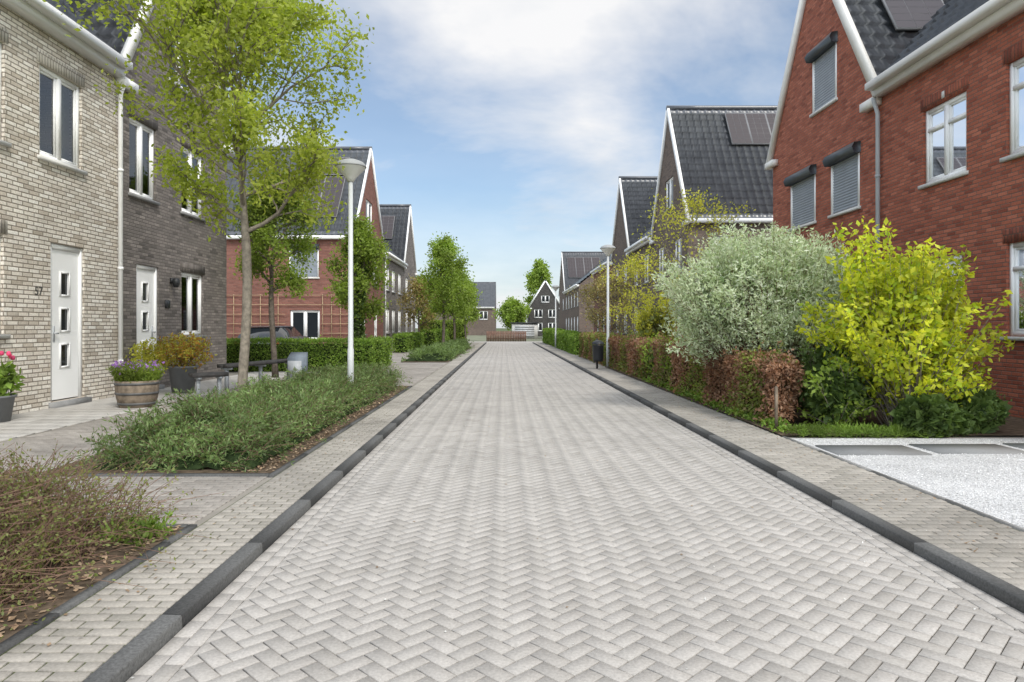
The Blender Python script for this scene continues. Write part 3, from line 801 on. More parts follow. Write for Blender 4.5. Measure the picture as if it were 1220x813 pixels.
def shrub(name, label, c, r, nstem, nleaf, lsize, aspect, mat, stem_mat, core=None, coref=.6, base=None, lumpy=.18, seed=1, droop=0.0, category='shrub', stemr=.008, axisout=True, spray=.35, mixr=.6, zmin=.1, ncore=2500):
    rng = np.random.default_rng(seed)
    c = np.array(c, float); r = np.array(r, float)
    base = np.array(base if base is not None else (c[0], c[1], .1), float)
    S = MB(); P = []; A = []
    k = max(4, nleaf // nstem)
    for i in range(nstem):
        d = rdirs(1, rng)[0]
        if d[2] < -.55: d[2] *= -1
        lm = 1 + lumpy * (math.sin(d[0]*5+seed)*math.sin(d[1]*6+seed*2) + .7*math.sin(d[2]*7+d[0]*4+seed)) + rng.normal(0, .05)
        tip = c + d * r * lm * rng.uniform(.72, 1.06)
        tip[2] = max(tip[2], zmin)
        b = base + rng.normal(0, .08, 3) * np.array([1, 1, 0]) * r[0]
        mid = (b + tip) / 2 + np.array([0, 0, .12 * r[2]]) + rng.normal(0, .05, 3)
        pts = [(1-t)**2 * b + 2*t*(1-t)*mid + t*t*tip for t in np.linspace(0, 1, 7)]
        pts = [p - np.array([0,0,droop * max(0, j - 4) * .05]) for j, p in enumerate(pts)]
        S.tube(pts, [stemr * (1 - .13 * j) for j in range(7)], 3, False)
        ax = (pts[-1] - pts[-3]); ax /= np.linalg.norm(ax) + 1e-9
        L = np.linalg.norm(pts[-1] - pts[0])
        st = max(0.0, 1 - (spray * 2.2) / max(L, .1))
        tt = 1 - (1 - st) * rng.random(k) ** 1.5
        pa = np.array(pts); idx = tt * 6; i0 = np.minimum(idx.astype(int), 5); fr = (idx - i0)[:, None]
        q = pa[i0] * (1 - fr) + pa[i0 + 1] * fr
        q = q + rng.normal(0, 1, (k, 3)) * (.035 + .12 * spray * (1 - tt))[:, None] 
        P.append(q); A.append(np.repeat(ax[None], k, 0))
    P = np.concatenate(P); A = np.concatenate(A); P[:, 2] = np.maximum(P[:, 2], zmin)
    V, F = leaves(P, lsize, aspect, A if axisout else None, mixr, rng)
    o = (base[0], base[1], .09)
    chunk = [(S.v, S.f, stem_mat)]
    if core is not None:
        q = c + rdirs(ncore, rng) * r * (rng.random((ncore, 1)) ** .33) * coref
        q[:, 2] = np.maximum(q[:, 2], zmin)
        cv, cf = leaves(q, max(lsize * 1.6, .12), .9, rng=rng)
        chunk.append((cv, cf, core))
    top = empty(name, o, label=label, category=category)
    mk('stems', chunk, top, o); mk('foliage', [(V, F, mat)], top, o)
    return top

def tree(label, base, fork, top, cr, nlimb, lmat, bmat, tr=.08, lsize=.08, per=26, seed=1, subs=(6, 4), up=.75, spread=.16, prof=None, aspect=.55, lean=(0,0), sides=7, ivy=None):
    rng = np.random.default_rng(seed); rr = random.Random(seed)
    T = MB(); tips = []
    bx, by, bz = base
    def leader(z):
        t = (z - bz) / (top - bz)
        return Vector((bx + lean[0] * t + .05 * math.sin(z * 1.3 + seed), by + lean[1] * t + .05 * math.cos(z * 1.1 + seed), z))
    zs = np.linspace(bz, top * .93, 14)
    rad = []
    for z in zs:
        t = (z - bz) / (top - bz)
        rad.append(tr * (1.25 if z == bz else 1) * (1 - .25 * t if z < fork else (1 - .25*t) * max(.08, (1 - (z - fork) / (top - fork)) ** 1.1 * .85)))
    T.tube([leader(z) for z in zs], rad, sides)
    def grow(p, d, L, r, lvl):
        n = 5; pts = [p.copy()]; q = p.copy(); d = d.copy()
        for i in range(n):
            d = (d + Vector((rr.gauss(0, .14), rr.gauss(0, .14), rr.gauss(.05, .1)))).normalized()
            q = q + d * L / n; pts.append(q.copy())
        T.tube(pts, [r * (1 - .13 * i) for i in range(n + 1)], 5 if lvl == 0 else 3, False)
        if lvl >= len(subs):
            for i in range(1, n + 1): tips.append(tuple(pts[i]))
            return
        for c in range(subs[lvl]):
            t = .25 + .75 * (c + rr.random()) / subs[lvl]
            f = t * n; i0 = min(int(f), n - 1); pp = pts[i0].lerp(pts[i0 + 1], f - i0)
            dd = (pts[i0 + 1] - pts[i0]).normalized()
            nd_ = (dd * .7 + Vector((rr.gauss(0, .65), rr.gauss(0, .65), rr.gauss(.12, .45)))).normalized()
            grow(pp, nd_, L * rr.uniform(.42, .62) * (1.15 - .45 * t), r * .5, lvl + 1)
        tips.append(tuple(pts[-1]))
    for i in range(nlimb):
        t = (i + rr.random() * .7) / nlimb
        z = fork + (top - fork) * .82 * t
        az = i * 2.39996 + rr.uniform(-.4, .4)
        pr = prof(t) if prof else (.72 + .5 * math.sin(math.pi * min(1, t * 1.15))) * (1 - .55 * t ** 2)
        L = cr * pr * rr.uniform(.8, 1.12)
        u = up * (.7 + .8 * t)
        d = Vector((math.cos(az), math.sin(az), u)).normalized()
        grow(leader(z), d, L * 1.12, tr * (.5 - .25 * t), 0)
    tp = np.array(tips)
    C = np.repeat(tp, per, 0) + rng.normal(0, spread, (len(tp) * per, 3))
    C = C[rng.random(len(C)) < .85]
    V, F = leaves(C, lsize, aspect, rng=rng)
    tt = empty('tree', base, label=label, category='tree')
    mk('trunk', [(T.v, T.f, bmat)], tt, base, smooth=True)
    cch = [(V, F, lmat)]
    if ivy:
        n = 5000; z = rng.uniform(bz, ivy, n); a = rng.random(n) * 6.28; q = .12 + .1 * rng.random(n)
        c0 = np.array([tuple(leader(k)) for k in z]); c0[:, 0] += np.cos(a) * q; c0[:, 1] += np.sin(a) * q
        v2, f2 = leaves(c0, .07, .9, rng=rng); cch.append((v2, f2, lf_dark))
    mk('crown', cch, tt, base)
    return tt

# ------------------------------------------------------------ trees
tree('young street tree with airy fresh green crown', (-3.93, 10.3, .09), 2.7, 6.9, 1.62, 18, lf_tree, bark_m, tr=.075, lsize=.075, per=13, seed=5, up=.7, spread=.12, subs=(7, 4))
tree('small street tree with dense mid green crown', (-5.8, 17.2, .09), 2.2, 5.3, 1.0, 14, lf_tree2, bark_dark, tr=.075, lsize=.085, per=15, seed=8, up=1.0, spread=.13, subs=(6, 3))
tree('ivy-clad slender tree beside a lamp post', (-4.35, 20.6, .09), 1.6, 4.7, .8, 13, lf_tree2, bark_dark, tr=.09, lsize=.10, per=12, seed=9, up=1.0, spread=.15, subs=(5, 3), ivy=3.8)
tree('young tree with bright green oval crown', (-3.2, 36, .09), 1.7, 6.4, 1.15, 14, lf_tree3, bark_dark, tr=.09, lsize=.13, per=12, seed=12, spread=.2, subs=(5, 3), sides=5)
tree('young tree with bright green oval crown', (-3.35, 46, .09), 1.8, 6.0, 1.2, 13, lf_tree3, bark_dark, tr=.09, lsize=.16, per=8, seed=13, spread=.22, subs=(5, 3), sides=5)
tree('young tree beside the far pavement', (-3.1, 55, .09), 1.8, 5.2, 1.1, 12, lf_tree3, bark_dark, tr=.08, lsize=.18, per=8, seed=14, spread=.22, subs=(5, 3), sides=5)
tree('small russet tree in a front garden', (-5.3, 43, .09), 1.2, 4.6, 1.1, 10, lf_russet, bark_dark, tr=.07, lsize=.14, per=7, seed=15, spread=.2, subs=(4, 3), sides=5)
tree('slender young tree with sparse yellow leaves', (4.75, 17.3, .09), 1.2, 4.9, 1.4, 12, lf_yt, bark_m, tr=.05, lsize=.07, per=3, seed=21, up=1.0, spread=.12, subs=(5, 3))
tree('small golden-leaved tree in a front garden', (4.3, 22.5, .09), 1.0, 3.8, 1.1, 10, lf_yt, bark_m, tr=.05, lsize=.08, per=3, seed=22, up=.9, spread=.14, subs=(5, 3))
tree('russet garden tree with bare twigs', (4.9, 30.0, .09), .8, 3.7, 1.2, 12, lf_russet, bark_dark, tr=.06, lsize=.09, per=4, seed=23, spread=.16, subs=(5, 3), sides=5)
tree('russet garden tree with bare twigs', (4.9, 34.0, .09), .8, 3.9, 1.3, 12, lf_russet, bark_dark, tr=.06, lsize=.10, per=4, seed=24, spread=.16, subs=(5, 3), sides=5)
tree('tall green tree behind the far houses', (6.2, 118, 0), 4, 13.8, 1.9, 13, lf_tree3, bark_dark, tr=.2, lsize=.4, per=8, seed=31, spread=.35, subs=(5, 3), sides=5)
tree('rounded bright green tree beyond the fence', (1.3, 96, 0), .8, 4.8, 1.8, 10, lf_tree3, bark_dark, tr=.12, lsize=.35, per=9, seed=33, spread=.35, subs=(5, 3), sides=5)
for i, (x, y, h) in enumerate([(-16, 75, 8), (-11, 92, 8), (-20, 60, 8), (14, 120, 9)]):
    tree('leafy green tree behind the far terrace', (x, y, 0), 2, h, 2.4, 10, lf_tree2 if i % 2 else lf_tree3, bark_dark, tr=.15, lsize=.4, per=8, seed=40 + i, spread=.4, subs=(5, 3), sides=5)

# ------------------------------------------------------------ hedges and shrubs
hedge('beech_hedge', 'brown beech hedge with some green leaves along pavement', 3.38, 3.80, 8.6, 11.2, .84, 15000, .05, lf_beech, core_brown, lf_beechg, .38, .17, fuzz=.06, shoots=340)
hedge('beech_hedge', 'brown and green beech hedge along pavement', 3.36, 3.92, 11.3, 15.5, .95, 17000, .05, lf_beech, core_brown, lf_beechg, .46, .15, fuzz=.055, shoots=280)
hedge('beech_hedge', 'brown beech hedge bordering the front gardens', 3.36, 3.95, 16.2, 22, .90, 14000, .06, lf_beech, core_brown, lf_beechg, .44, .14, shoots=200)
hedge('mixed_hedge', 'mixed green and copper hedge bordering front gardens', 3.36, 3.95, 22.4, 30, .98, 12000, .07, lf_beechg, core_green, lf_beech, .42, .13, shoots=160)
hedge('green_hedge', 'clipped bright green hedge along far pavement', 3.3, 4.1, 36, 46, 1.05, 12000, .09, lf_box, core_green, bumpy=.05)
hedge('green_hedge', 'clipped bright green hedge along far pavement', 3.3, 4.3, 48, 56.5, 1.15, 8000, .12, lf_box, core_green, bumpy=.05)
hedge('green_hedge', 'low clipped hedge between gardens and pavement', 3.3, 4.0, 31.2, 35, .9, 6000, .09, lf_box, core_green, bumpy=.08)
hedge('green_hedge', 'neatly clipped bright green hedge beside parking space', -9.4, -3.75, 19.4, 20.0, .98, 26000, .05, lf_box, core_green, bumpy=.03)
hedge('green_hedge', 'neatly clipped bright green hedge beside pavement', -4.3, -3.75, 20.9, 23.0, .95, 7000, .06, lf_box, core_green, bumpy=.03)
hedge('green_hedge', 'clipped green hedge before terraced houses', -5.5, -4.9, 34, 42, .95, 9000, .08, lf_box, core_green, bumpy=.05)
hedge('green_hedge', 'clipped green hedge before terraced houses', -5.5, -4.5, 44.5, 56, 1.1, 7000, .12, lf_box, core_green, bumpy=.05)
hedge('tall_hedge', 'tall clipped dark green hedge near side road', -8, -3.6, 64.5, 66, 1.9, 6000, .16, lf_tree2, core_green, bumpy=.08)
hedge('tall_hedge', 'tall dark green hedge behind side garden', 7.3, 14, 24.6, 25.4, 2.0, 10000, .09, lf_dark, core_green, bumpy=.08)

shrub('willow_shrub', 'rounded pale variegated willow shrub behind beech hedge', (4.22, 10.9, 1.70), (1.64, 1.4, 1.18), 1300, 64000, .07, .30, lf_wil, red_stem, lf_wil, .74, base=(4.3, 10.9, .1), lumpy=.13, seed=3, mixr=.6, spray=.32)
shrub('golden_shrub', 'bright golden-leaved shrub beside white gravel', (5.02, 8.55, 1.30), (1.05, .94, 1.16), 330, 13500, .08, .55, lf_yel, bark_m, lf_yt, .6, base=(5.0, 8.5, .1), lumpy=.22, seed=4, mixr=.8, spray=.36, stemr=.009, ncore=500)
shrub('golden_shrub', 'low yellow-green shrub at the hedge end', (4.15, 8.5, .5), (.42, .3, .44), 60, 1700, .07, .55, lf_tree3, bark_m, lf_dark, .6, seed=14, mixr=.8)
shrub('green_shrub', 'dark green shrub between hedge and golden shrub', (4.35, 8.95, .6), (.6, .5, .55), 160, 6500, .06, .5, lf_dark, bark_dark, lf_dark, .75, seed=5)
for (x, y, z, s) in ((3.62, 12.0, .75, 51), (3.6, 16.0, .65, 52), (3.62, 19.0, .75, 53), (3.6, 13.9, .7, 54)):
    shrub('green_shrub', 'yellow-green shrub growing through the beech hedge', (x, y, z), (.35, .55, .5), 60, 2200, .06, .55, lf_beechg if s % 2 else lf_tree3, bark_dark, lf_dark, .5, seed=s, ncore=300)
for (x, y, r, s) in ((4.95, 8.0, .27, 6), (5.62, 8.25, .33, 7), (5.3, 8.1, .2, 8)):
    shrub('boxwood_ball', 'low dark green cushion shrub beside white gravel', (x, y, .1 + r * .75), (r * 1.15, r, r * .8), 150, 5500, .035, .4, lf_dark, bark_dark, lf_dark, .85, lumpy=.05, seed=s, spray=.15)
shrub('green_shrub', 'leafy green shrub rising behind the beech hedge', (4.5, 14.2, 1.0), (.9, 1.0, .95), 220, 9000, .075, .5, lf_tree2, bark_dark, lf_dark, .75, seed=25)
shrub('green_shrub', 'leafy green shrub in a front garden', (5.7, 13.0, 1.0), (.9, 1.0, .9), 200, 8000, .075, .5, lf_dark, bark_dark, lf_dark, .75, seed=26)
shrub('yellow_green_shrub', 'yellow-green shrub behind the hedge', (4.4, 19.8, 1.3), (.8, .8, 1.0), 160, 4000, .08, .5, lf_yt, bark_dark, lf_olive, .6, seed=27, ncore=900)

def height_bed(x, y, x0, x1, y0, y1, h, seed):
    e = np.minimum(np.minimum(x - x0, x1 - x), np.minimum(y - y0, y1 - y))
    ed = np.clip(e / .45, 0, 1) ** .6
    return h * ed * (.80 + .42 * lumps(x, y, x * 0, 1.1, seed))
def ground_cover(name, label, x0, x1, y0, y1, h, nspray, per, lsize, aspect, mat, stemm, core, seed, L=.32, stems=False, category='ground cover', lift=.55, leafj=.014):
    rng = np.random.default_rng(seed)
    bx = rng.uniform(x0, x1, nspray); by = rng.uniform(y0, y1, nspray)
    hh = height_bed(bx, by, x0 - .15, x1 + .15, y0 - .15, y1 + .15, h, seed)
    az = rng.random(nspray) * 6.283; el = rng.uniform(.1, 1.2, nspray)
    d = np.stack([np.cos(az) * np.cos(el), np.sin(az) * np.cos(el), np.sin(el)], 1)
    LL = L * rng.uniform(.55, 1.35, nspray)
    b = np.stack([bx, by, .1 + np.maximum(0, hh - LL * lift)], 1)
    t = rng.random((nspray, per))
    P = b[:, None] + d[:, None] * (t * LL[:, None])[:, :, None]
    P[:, :, 2] -= (t ** 2) * LL[:, None] * .22
    P += rng.normal(0, leafj, P.shape)
    P = P.reshape(-1, 3); P[:, 2] = np.maximum(P[:, 2], .1)
    A = np.repeat(d, per, 0)
    V, F = leaves(P, lsize, aspect, A, .55, rng)
    ch = [(V, F, mat)]
    nx = max(4, int((x1 - x0) / .09)); ny = max(4, int((y1 - y0) / .09))
    gx, gy = np.meshgrid(np.linspace(x0, x1, nx), np.linspace(y0, y1, ny))
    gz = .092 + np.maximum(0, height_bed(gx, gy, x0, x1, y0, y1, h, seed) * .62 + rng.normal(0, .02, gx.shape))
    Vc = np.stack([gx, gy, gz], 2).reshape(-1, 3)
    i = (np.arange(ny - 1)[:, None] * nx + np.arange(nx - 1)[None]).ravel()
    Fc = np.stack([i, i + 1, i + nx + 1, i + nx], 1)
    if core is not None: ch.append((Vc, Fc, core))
    if stems:
        S = MB()
        for k in range(0, nspray):
            p = b[k]; q = p + d[k] * LL[k]; q[2] -= LL[k] * .2; m = p + d[k] * LL[k] * .5
            S.tube([p, m, q], [.0028, .0022, .0012], 3, False)
            if stems == 2 and k % 3 == 0:
                S.tube([np.array([p[0] - d[k][0] * .2, p[1] - d[k][1] * .2, .09]), p], [.004, .0028], 3, False)
        ch.append((S.v, S.f, stemm))
    return mk(name, ch, kind='stuff', origin=((x0+x1)/2, (y0+y1)/2, .1), label=label, category=category)
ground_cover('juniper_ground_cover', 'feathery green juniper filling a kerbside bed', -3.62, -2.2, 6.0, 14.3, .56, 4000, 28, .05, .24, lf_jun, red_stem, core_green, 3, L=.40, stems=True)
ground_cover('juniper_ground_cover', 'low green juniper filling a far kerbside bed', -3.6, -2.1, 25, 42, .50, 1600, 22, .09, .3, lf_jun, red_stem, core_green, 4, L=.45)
ground_cover('spirea_ground_cover', 'twiggy olive green shrubs in a leaf-strewn bed', -4.8, -2.25, 1.9, 4.3, .68, 6000, 13, .022, .5, lf_olive, red_stem, None, 6, L=.52, stems=2, lift=.7)
ground_cover('grass_tuft', 'rough grass edging at the gravel border', 3.36, 5.0, 7.78, 8.15, .12, 500, 10, .06, .12, lf_grass, red_stem, None, 7, L=.1)
ground_cover('hedge_foot_plants', 'green leafy weeds along the hedge foot', 3.28, 3.5, 8.0, 16, .12, 420, 10, .05, .5, lf_box, red_stem, None, 8, L=.1)
ground_cover('grass_tuft', 'grass tuft at the corner of the bed', -2.35, -2.05, 3.9, 4.25, .1, 60, 10, .05, .3, lf_grass, red_stem, None, 9, L=.1)

def litter(label, boxes, n, size=.035, mat=None, name='leaf_litter', cat='fallen leaves'):
    P = []
    tot = sum((b[1]-b[0])*(b[3]-b[2]) for b in boxes)
    for b in boxes:
        k = int(n * (b[1]-b[0])*(b[3]-b[2]) / tot)
        P.append(np.stack([RG.uniform(b[0], b[1], k), RG.uniform(b[2], b[3], k), np.full(k, b[4])], 1))
    P = np.concatenate(P); m = len(P)
    ax = rdirs(m); ax[:, 2] = np.abs(ax[:, 2]) * .25
    ax /= np.linalg.norm(ax, axis=1, keepdims=True)
    s = np.cross(ax, np.array([0, 0, 1.0])) ; s[:, 2] += RG.uniform(-.3, .3, m)
    L = (size * RG.uniform(.5, 1.3, m))[:, None]
    V = np.stack([P, P + ax*L*.5 + s*L*.35, P + ax*L, P + ax*L*.5 - s*L*.35], 1).reshape(-1, 3)
    V[:, 2] = np.maximum(V[:, 2], np.repeat(P[:, 2], 4))
    mk(name, [(V, np.arange(4*m).reshape(m, 4), mat or lf_dry)], kind='stuff', label=label, category=cat)
litter('dry brown leaves covering the soil of the bed', [(-4.6, XI - .01, 1.5, 4.28, .1), (-2.45, XI - .01, 5.9, 14.5, .1)], 8500)
litter('dry brown leaves gathered along the paving', [(3.22, 3.4, 8, 16, .103), (-1.95, -1.65, 2, 10, .09), (2.62, 3.2, 3, 16, .088)], 500, .022)
litter('a few dry leaves lying on the road', [(-1.4, 2.4, 3, 14, RZ + .004)], 70, .02)
litter('small white petals scattered on the paving', [(-1.4, 2.4, 2.4, 16, RZ + .004), (2.6, 3.2, 3, 14, .09), (-1.95, -1.6, 2.4, 12, .09)], 450, .013, petal_w, 'fallen_petals', 'fallen petals')

# ------------------------------------------------------------ street lamps
def lamp(label, x, y, H, z0=.09):
    e = empty('street_lamp', (x, y, z0), label=label, category='street lamp', group='street lamps along the pavement')
    p = MB(); p.tube([(x, y, z0), (x, y, 1.0), (x, y, 1.02), (x, y, H - .1)], [.05, .05, .042, .034], 14)
    mkb('pole', p, lamp_paint, e, smooth=False)
    s = MB(); s.revolve((x, y, H), [(.0, .085), (.10, .075), (.20, .035), (.245, -.02), (.25, -.04), (.235, -.045)], 28)
    mkb('lamp_shade', s, lamp_shade_m, e, smooth=True)
    g = MB(); g.revolve((x, y, H), [(.234, -.046), (.19, -.10), (.12, -.17), (.075, -.22), (.05, -.27), (.0, -.27)], 28)
    mkb('lamp_diffuser', g, lamp_glass_m, e, smooth=True)
lamp('grey street lamp with shallow disc head in juniper bed', -2.42, 10.8, 3.92)
lamp('grey street lamp with disc head beside beech hedge', 3.27, 21.4, 3.85)
lamp('distant street lamp with disc head', 3.2, 42, 3.85)

e = empty('litter_bin', (2.85, 20.6, .09), label='small black litter bin on a post by the pavement', category='litter bin')
b = MB(); b.revolve((2.85, 20.6, .09), [(0, .22), (.14, .22), (.16, .3), (.17, .68), (.18, .70), (.165, .72)], 18); mkb('bin', b, black_metal, e)
b = MB(); b.revolve((2.85, 20.6, .09), [(.185, .74), (.175, .80), (.08, .86), (0, .87)], 18); mkb('lid', b, black_metal, e)
b = MB(); b.tube([(2.85, 20.82, .09), (2.85, 20.82, 1.0)], [.03, .03], 8); mkb('post', b, black_metal, e)
b = MB(); b.box(3.29, 3.32, 8.26, 8.29, .09, .62); b.add([(3.29,8.26,.621),(3.32,8.26,.621),(3.32,8.29,.621),(3.29,8.29,.621),(3.305,8.275,.64)], [(0,1,4),(1,2,4),(2,3,4),(3,0,4)])
mkb('wooden_post', b, wood_m, origin=(3.3, 8.27, .09), label='thin weathered wooden stake at the hedge end', category='post')

def bench(label, p, q, h, w, legs):
    p = Vector(p); q = Vector(q); d = (q - p); L = d.length; d.normalize(); s = Vector((-d.y, d.x, 0))
    e = empty('bench', tuple((p + q) / 2), label=label, category='bench')
    X = lambda a, b, c: p + d * a + s * b + Vector((0, 0, c))
    m = MB()
    for k in range(2):
        b0 = -w / 2 + k * w / 2
        m.boxF(X, 0, L, b0 + .005, b0 + w / 2 - .005, h - .07, h)
    mkb('seat', m, dark_wood, e)
    for i in range(legs):
        a = .12 + (L - .24) * i / (legs - 1); m = MB()
        m.boxF(X, a - .03, a + .03, -.03, .03, 0, h - .111)
        m.boxF(X, a - .03, a + .03, -w * .42, w * .42, h - .11, h - .071)
        mkb('leg', m, zinc, e)
bench('long low bench with two dark wooden planks', (-5.55, 13.5, .085), (-4.95, 16.0, .085), .53, .28, 3)
bench('short low bench with grey legs near flower pots', (-5.45, 11.9, .085), (-5.0, 12.3, .085), .46, .26, 2)
e = empty('utility_cabinet', (-4.65, 15.4, .09), label='blue-grey slanted utility cabinet beside the bench', category='utility cabinet')
b = MB(); V = []
for x in (-4.84, -4.46): V += [(x, 15.2, .09), (x, 15.55, .09), (x, 15.55, .78), (x, 15.28, .66)]
b.add(V, [(0,1,2,3),(7,6,5,4),(0,4,5,1),(1,5,6,2),(2,6,7,3),(3,7,4,0)]); mkb('body', b, grey_box_m, e)
b = MB(); b.box(-4.80, -4.50, 15.19, 15.199, .16, .6); mkb('cabinet_door', b, zinc, e)

def barrel(x, y):
    e = empty('flower_barrel', (x, y, .085), label='half wine barrel planted with purple flowers', category='planter')
    m = MB(); z = .085
    m.revolve((x, y, z), [(0, .0), (.26, .0), (.30, .16), (.315, .30), (.32, .42), (.295, .42), (.29, .38), (0, .38)], 28); mkb('barrel', m, barrel_m, e)
    for h, r in ((.06, .280), (.22, .310), (.375, .321)):
        m = MB(); m.revolve((x, y, z), [(r - .004, h - .018), (r + .004, h - .018), (r + .006, h + .018), (r - .002, h + .018)], 28); mkb('hoop', m, hoop_m, e)
    n = 3200; a = RG.random(n) * 6.28; r = .31 * np.sqrt(RG.random(n)); hh = RG.random(n)
    P = np.stack([x + np.cos(a) * r * (1 + .3 * hh), y + np.sin(a) * r * (1 + .3 * hh), z + .38 + .28 * hh * (1.1 - r)], 1)
    V, F = leaves(P, .075, .22, np.repeat([[0, 0, 1.0]], n, 0), .5)
    mk('foliage', [(V, F, lf_tree2)], e, (x, y, .085))
    n = 320; a = RG.random(n) * 6.28; r = .38 * np.sqrt(RG.random(n))
    P = np.stack([x + np.cos(a) * r, y + np.sin(a) * r, z + .56 + .16 * RG.random(n)], 1)
    V, F = leaves(P, .042, .7); mk('flowers', [(V, F, fl_purple)], e, (x, y, .085), kind='stuff')
barrel(-5.85, 10.9)
def potted(label, x, y, r, h, mat, lm, crown, lsize, n, seed, flower=None):
    e = empty('potted_plant', (x, y, .085), label=label, category='potted plant'); z = .085
    m = MB(); m.revolve((x, y, z), [(0, 0), (r * .72, 0), (r * .95, h * .92), (r * 1.04, h * .93), (r * 1.04, h), (r * .9, h), (r * .88, h * .9), (0, h * .9)], 24); mkb('pot', m, mat, e)
    rng = np.random.default_rng(seed); c = np.array([x, y, z + h + crown[2] * .8])
    d = rdirs(n, rng); k = 1 + .2 * np.sin(d[:, 0] * 5) * np.sin(d[:, 2] * 6 + seed)
    P = c + d * np.array(crown) * (rng.random((n, 1)) ** .45) * k[:, None]; P[:, 2] = np.maximum(P[:, 2], z + h * .9)
    V, F = leaves(P, lsize, .5, rng=rng); S = MB()
    for i in range(14):
        t = P[i]; S.tube([(x, y, z + h * .85), tuple((np.array([x, y, z + h]) + t) / 2), tuple(t)], [.008, .006, .003], 4, False)
    mk('foliage', [(V, F, lm), (S.v, S.f, red_stem)], e, (x, y, .085))
    if flower is not None:
        for i in range(9):
            S = MB(); Fl = MB()
            a = rng.random() * 6.28; q = rng.random() * r * .8; hx, hy = x + math.cos(a) * q * 1.5, y + math.sin(a) * q * 1.5; hz = z + h + rng.uniform(.35, .62)
            S.tube([(x + math.cos(a) * q, y + math.sin(a) * q, z + h * .85), (hx, hy, hz)], [.005, .004], 4, False)
            Fl.revolve((hx, hy, hz), [(0, -.005), (.02, 0), (.028, .02), (.024, .045), (.012, .06), (0, .05)], 8)
            mk('tulip', [(Fl.v, Fl.f, flower), (S.v, S.f, lf_grass)], e, (x, y, .085))
potted('grey pot with yellow and red leaved shrub', -6.2, 13.2, .27, .52, pot_m, lf_redyel, (.55, .5, .36), .06, 2600, 1)
potted('dark pot with yellow-green shrub by the wall', -6.75, 13.0, .2, .4, pot_m, lf_yt, (.4, .35, .35), .06, 1500, 2)
potted('pot of pink tulips beside the house wall', -6.8, 9.15, .22, .35, pot_m, lf_grass, (.25, .25, .22), .12, 500, 3, fl_pink)

def car(x, y, label):
    e = empty('parked_car', (x, y + 2.0, .09), label=label, category='car'); z0 = .09
    st = [(0, .45, .62, .70), (.12, .28, .74, .80), (.6, .2, .86, .86), (1.3, .2, .9, .88), (2.6, .2, .92, .88), (3.5, .2, .88, .86), (3.9, .28, .8, .82), (4.0, .4, .66, .72)]
    m = MB(); V = []
    for (yy, a, b, w) in st:
        V += [(x - w * .92, y + yy, z0 + a), (x + w * .92, y + yy, z0 + a), (x + w, y + yy, z0 + (a + b) / 2), (x + w * .95, y + yy, z0 + b), (x - w * .95, y + yy, z0 + b), (x - w, y + yy, z0 + (a + b) / 2)]
    F = []
    for i in range(len(st) - 1):
        for k in range(6): F.append((i*6+k, i*6+(k+1) % 6, (i+1)*6+(k+1) % 6, (i+1)*6+k))
    F += [tuple(range(6)), tuple(range(len(st)*6-1, len(st)*6-7, -1))]
    m.add(V, F); mkb('body', m, car_paint, e, smooth=False)
    def ring(yy, w, z): return [(x - w, y + yy, z0 + z), (x + w, y + yy, z0 + z)]
    g = MB(); g.add(ring(.25, .78, .87) + ring(.65, .62, 1.25) + ring(2.3, .62, 1.27) + ring(3.0, .76, .9), [(0,1,3,2),(2,3,5,4),(4,5,7,6),(0,2,4,6),(1,7,5,3)]); mkb('windows', g, dark_glass, e)
    r = MB(); r.add(ring(.6, .63, 1.262) + ring(2.35, .63, 1.275) + ring(1.0, .6, 1.30) + ring(2.0, .6, 1.31), [(0,1,5,4),(4,5,7,6),(6,7,3,2),(0,4,6,2),(1,3,7,5)]); mkb('roof', r, car_paint, e)
    red = plain('tail_light_red', (.35,.02,.02), .3)
    for sx in (-1, 1):
        for yy in (.75, 3.2):
            t = MB(); cx = x + sx * .80; n = 20; V = []
            for (dx, rr_) in ((-.09, .2), (-.09, .29), (-.07, .31), (.07, .31), (.09, .29), (.09, .2)):
                for k in range(n):
                    an = 2 * math.pi * k / n; V.append((cx + dx, y + yy + rr_ * math.cos(an), z0 + .31 + rr_ * math.sin(an)))
            F = [(i*n+k, i*n+(k+1) % n, (i+1)*n+(k+1) % n, (i+1)*n+k) for i in range(5) for k in range(n)]
            t.add(V, F); w = mkb('wheel', t, tyre_m, e)
            t = MB(); t.tube([(cx - .085, y + yy, z0 + .31), (cx + .085, y + yy, z0 + .31)], [.2, .2], 20); mkb('rim', t, rim_m, w)
        l = MB(); l.box(x + sx * .68 - .1, x + sx * .68 + .1, y + .015, y + .08, z0 + .62, z0 + .74); mkb('tail_light', l, red, e)
car(-8.7, 24, 'dark hatchback parked behind a clipped hedge')

# ------------------------------------------------------------ light and sky
S = Vector((0.40, -0.68, 0.84)).normalized()
el = math.asin(S.z); az = math.atan2(S.x, S.y)
sun = bpy.data.lights.new('sun', 'SUN'); sun.energy = 2.2; sun.angle = math.radians(11); sun.color = (1, .95, .875)
so = bpy.data.objects.new('sun', sun); scene.collection.objects.link(so)
so.rotation_euler = S.to_track_quat('Z', 'Y').to_euler()
w = bpy.data.worlds.new('World'); scene.world = w; w.use_nodes = True
nt = w.node_tree; bg = nt.nodes['Background']
sky = nd(nt, 'ShaderNodeTexSky', sky_type='NISHITA', sun_disc=False, sun_elevation=el, sun_rotation=az)
tc = nd(nt, 'ShaderNodeTexCoord').outputs['Generated']
sp = nd(nt, 'ShaderNodeSeparateXYZ', {0: tc})
zz = M(nt, 'ADD', M(nt, 'MAXIMUM', sp.outputs[2], 0.0), 0.22)
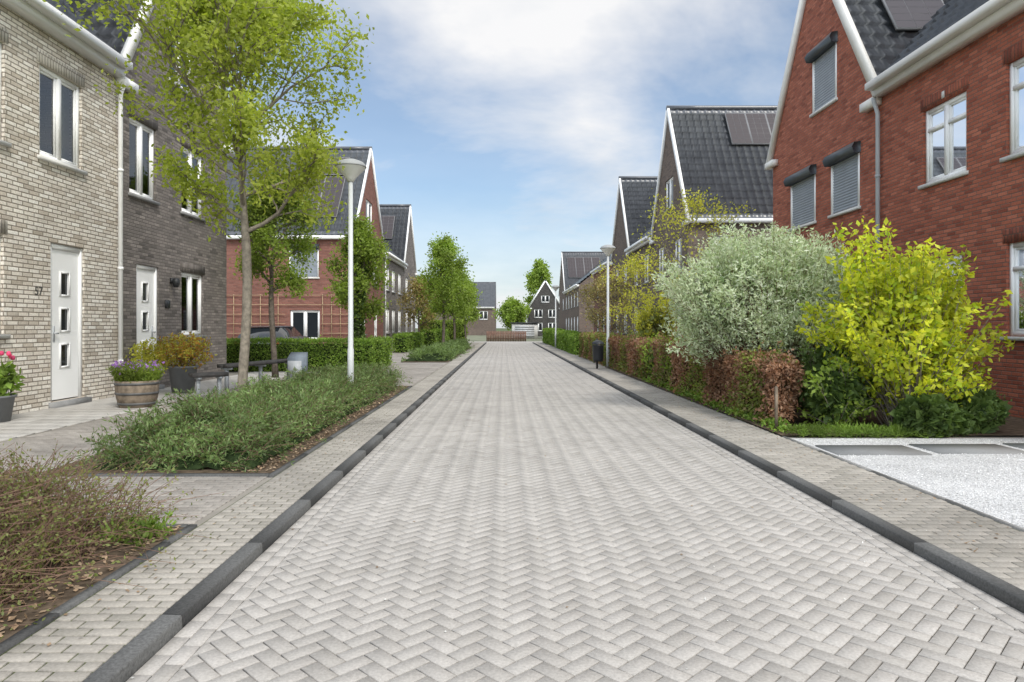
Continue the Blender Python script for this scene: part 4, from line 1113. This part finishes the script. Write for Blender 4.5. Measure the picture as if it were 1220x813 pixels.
cv = nd(nt, 'ShaderNodeCombineXYZ', {0: M(nt, 'DIVIDE', sp.outputs[0], zz), 1: M(nt, 'DIVIDE', sp.outputs[1], zz), 2: 0.35}).outputs[0]
n1 = nd(nt, 'ShaderNodeTexNoise', {'Vector': cv, 'Scale': 1.25, 'Detail': 6.0, 'Roughness': 0.58, 'Distortion': 0.3}).outputs[0]
n2 = nd(nt, 'ShaderNodeTexNoise', {'Vector': cv, 'Scale': 3.0, 'Detail': 5.0, 'Roughness': 0.55}).outputs[0]
def lobe(d, r0, r1):
    d = Vector(d).normalized()
    dp = nd(nt, 'ShaderNodeVectorMath', {0: tc, 1: tuple(d)}, operation='DOT_PRODUCT').outputs['Value']
    return nd(nt, 'ShaderNodeMapRange', {0: dp, 1: math.cos(r1), 2: math.cos(r0), 3: 0.0, 4: 1.0}, interpolation_type='SMOOTHSTEP').outputs[0]
bright = lobe((50, 813, 420), .0, .32)
blue = M(nt, 'MAXIMUM', lobe((-150, 813, 200), .0, .32), lobe((290, 813, 330), .0, .24))
n1b = M(nt, 'ADD', M(nt, 'ADD', n1, M(nt, 'MULTIPLY', bright, .22)), M(nt, 'MULTIPLY', blue, -.15))
mask = nd(nt, 'ShaderNodeMapRange', {0: n1b, 1: 0.36, 2: 0.66, 3: 0.2, 4: 1.0}).outputs[0]
hz = nd(nt, 'ShaderNodeMapRange', {0: sp.outputs[2], 1: 0.0, 2: 0.26, 3: 0.85, 4: 0.0}).outputs[0]
mask = M(nt, 'MAXIMUM', mask, hz)
cl = ramp(nt, M(nt, 'ADD', n2, M(nt, 'MULTIPLY', bright, .22)), [(.32, (.80, .84, .89)), (.68, (.99, .99, 1.0))])
cl = mixc(nt, 1.0, cl, (9.6, 9.6, 9.6), 'MULTIPLY')
skc = mixc(nt, 1.0, sky.outputs[0], (1.22, 1.42, 1.52), 'MULTIPLY')
col = mixc(nt, mask, skc, cl)
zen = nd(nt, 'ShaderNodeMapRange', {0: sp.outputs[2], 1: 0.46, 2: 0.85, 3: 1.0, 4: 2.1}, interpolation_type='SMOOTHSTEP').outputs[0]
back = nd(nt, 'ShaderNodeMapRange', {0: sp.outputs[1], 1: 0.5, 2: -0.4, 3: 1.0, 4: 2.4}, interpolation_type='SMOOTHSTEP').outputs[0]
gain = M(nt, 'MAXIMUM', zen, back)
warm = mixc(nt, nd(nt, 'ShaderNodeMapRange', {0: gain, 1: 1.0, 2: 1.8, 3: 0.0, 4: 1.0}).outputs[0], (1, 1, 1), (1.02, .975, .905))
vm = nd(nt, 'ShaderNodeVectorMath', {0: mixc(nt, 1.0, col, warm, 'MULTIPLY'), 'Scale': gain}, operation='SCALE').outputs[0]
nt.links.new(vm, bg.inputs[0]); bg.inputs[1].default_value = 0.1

cam = bpy.data.cameras.new('camera'); co = bpy.data.objects.new('camera', cam); scene.collection.objects.link(co)
cam.lens = 24; cam.sensor_width = 36; cam.shift_x = 10 / 1220; cam.shift_y = -16.5 / 1220
cam.clip_end = 2000; cam.clip_start = .05
co.location = (0, 0, 1.35); co.rotation_euler = (math.radians(90), 0, 0)
scene.camera = co
for ob in bpy.data.objects:
    if 'wo' in ob: del ob['wo']
print('polys', sum(len(m.polygons) for m in bpy.data.meshes))
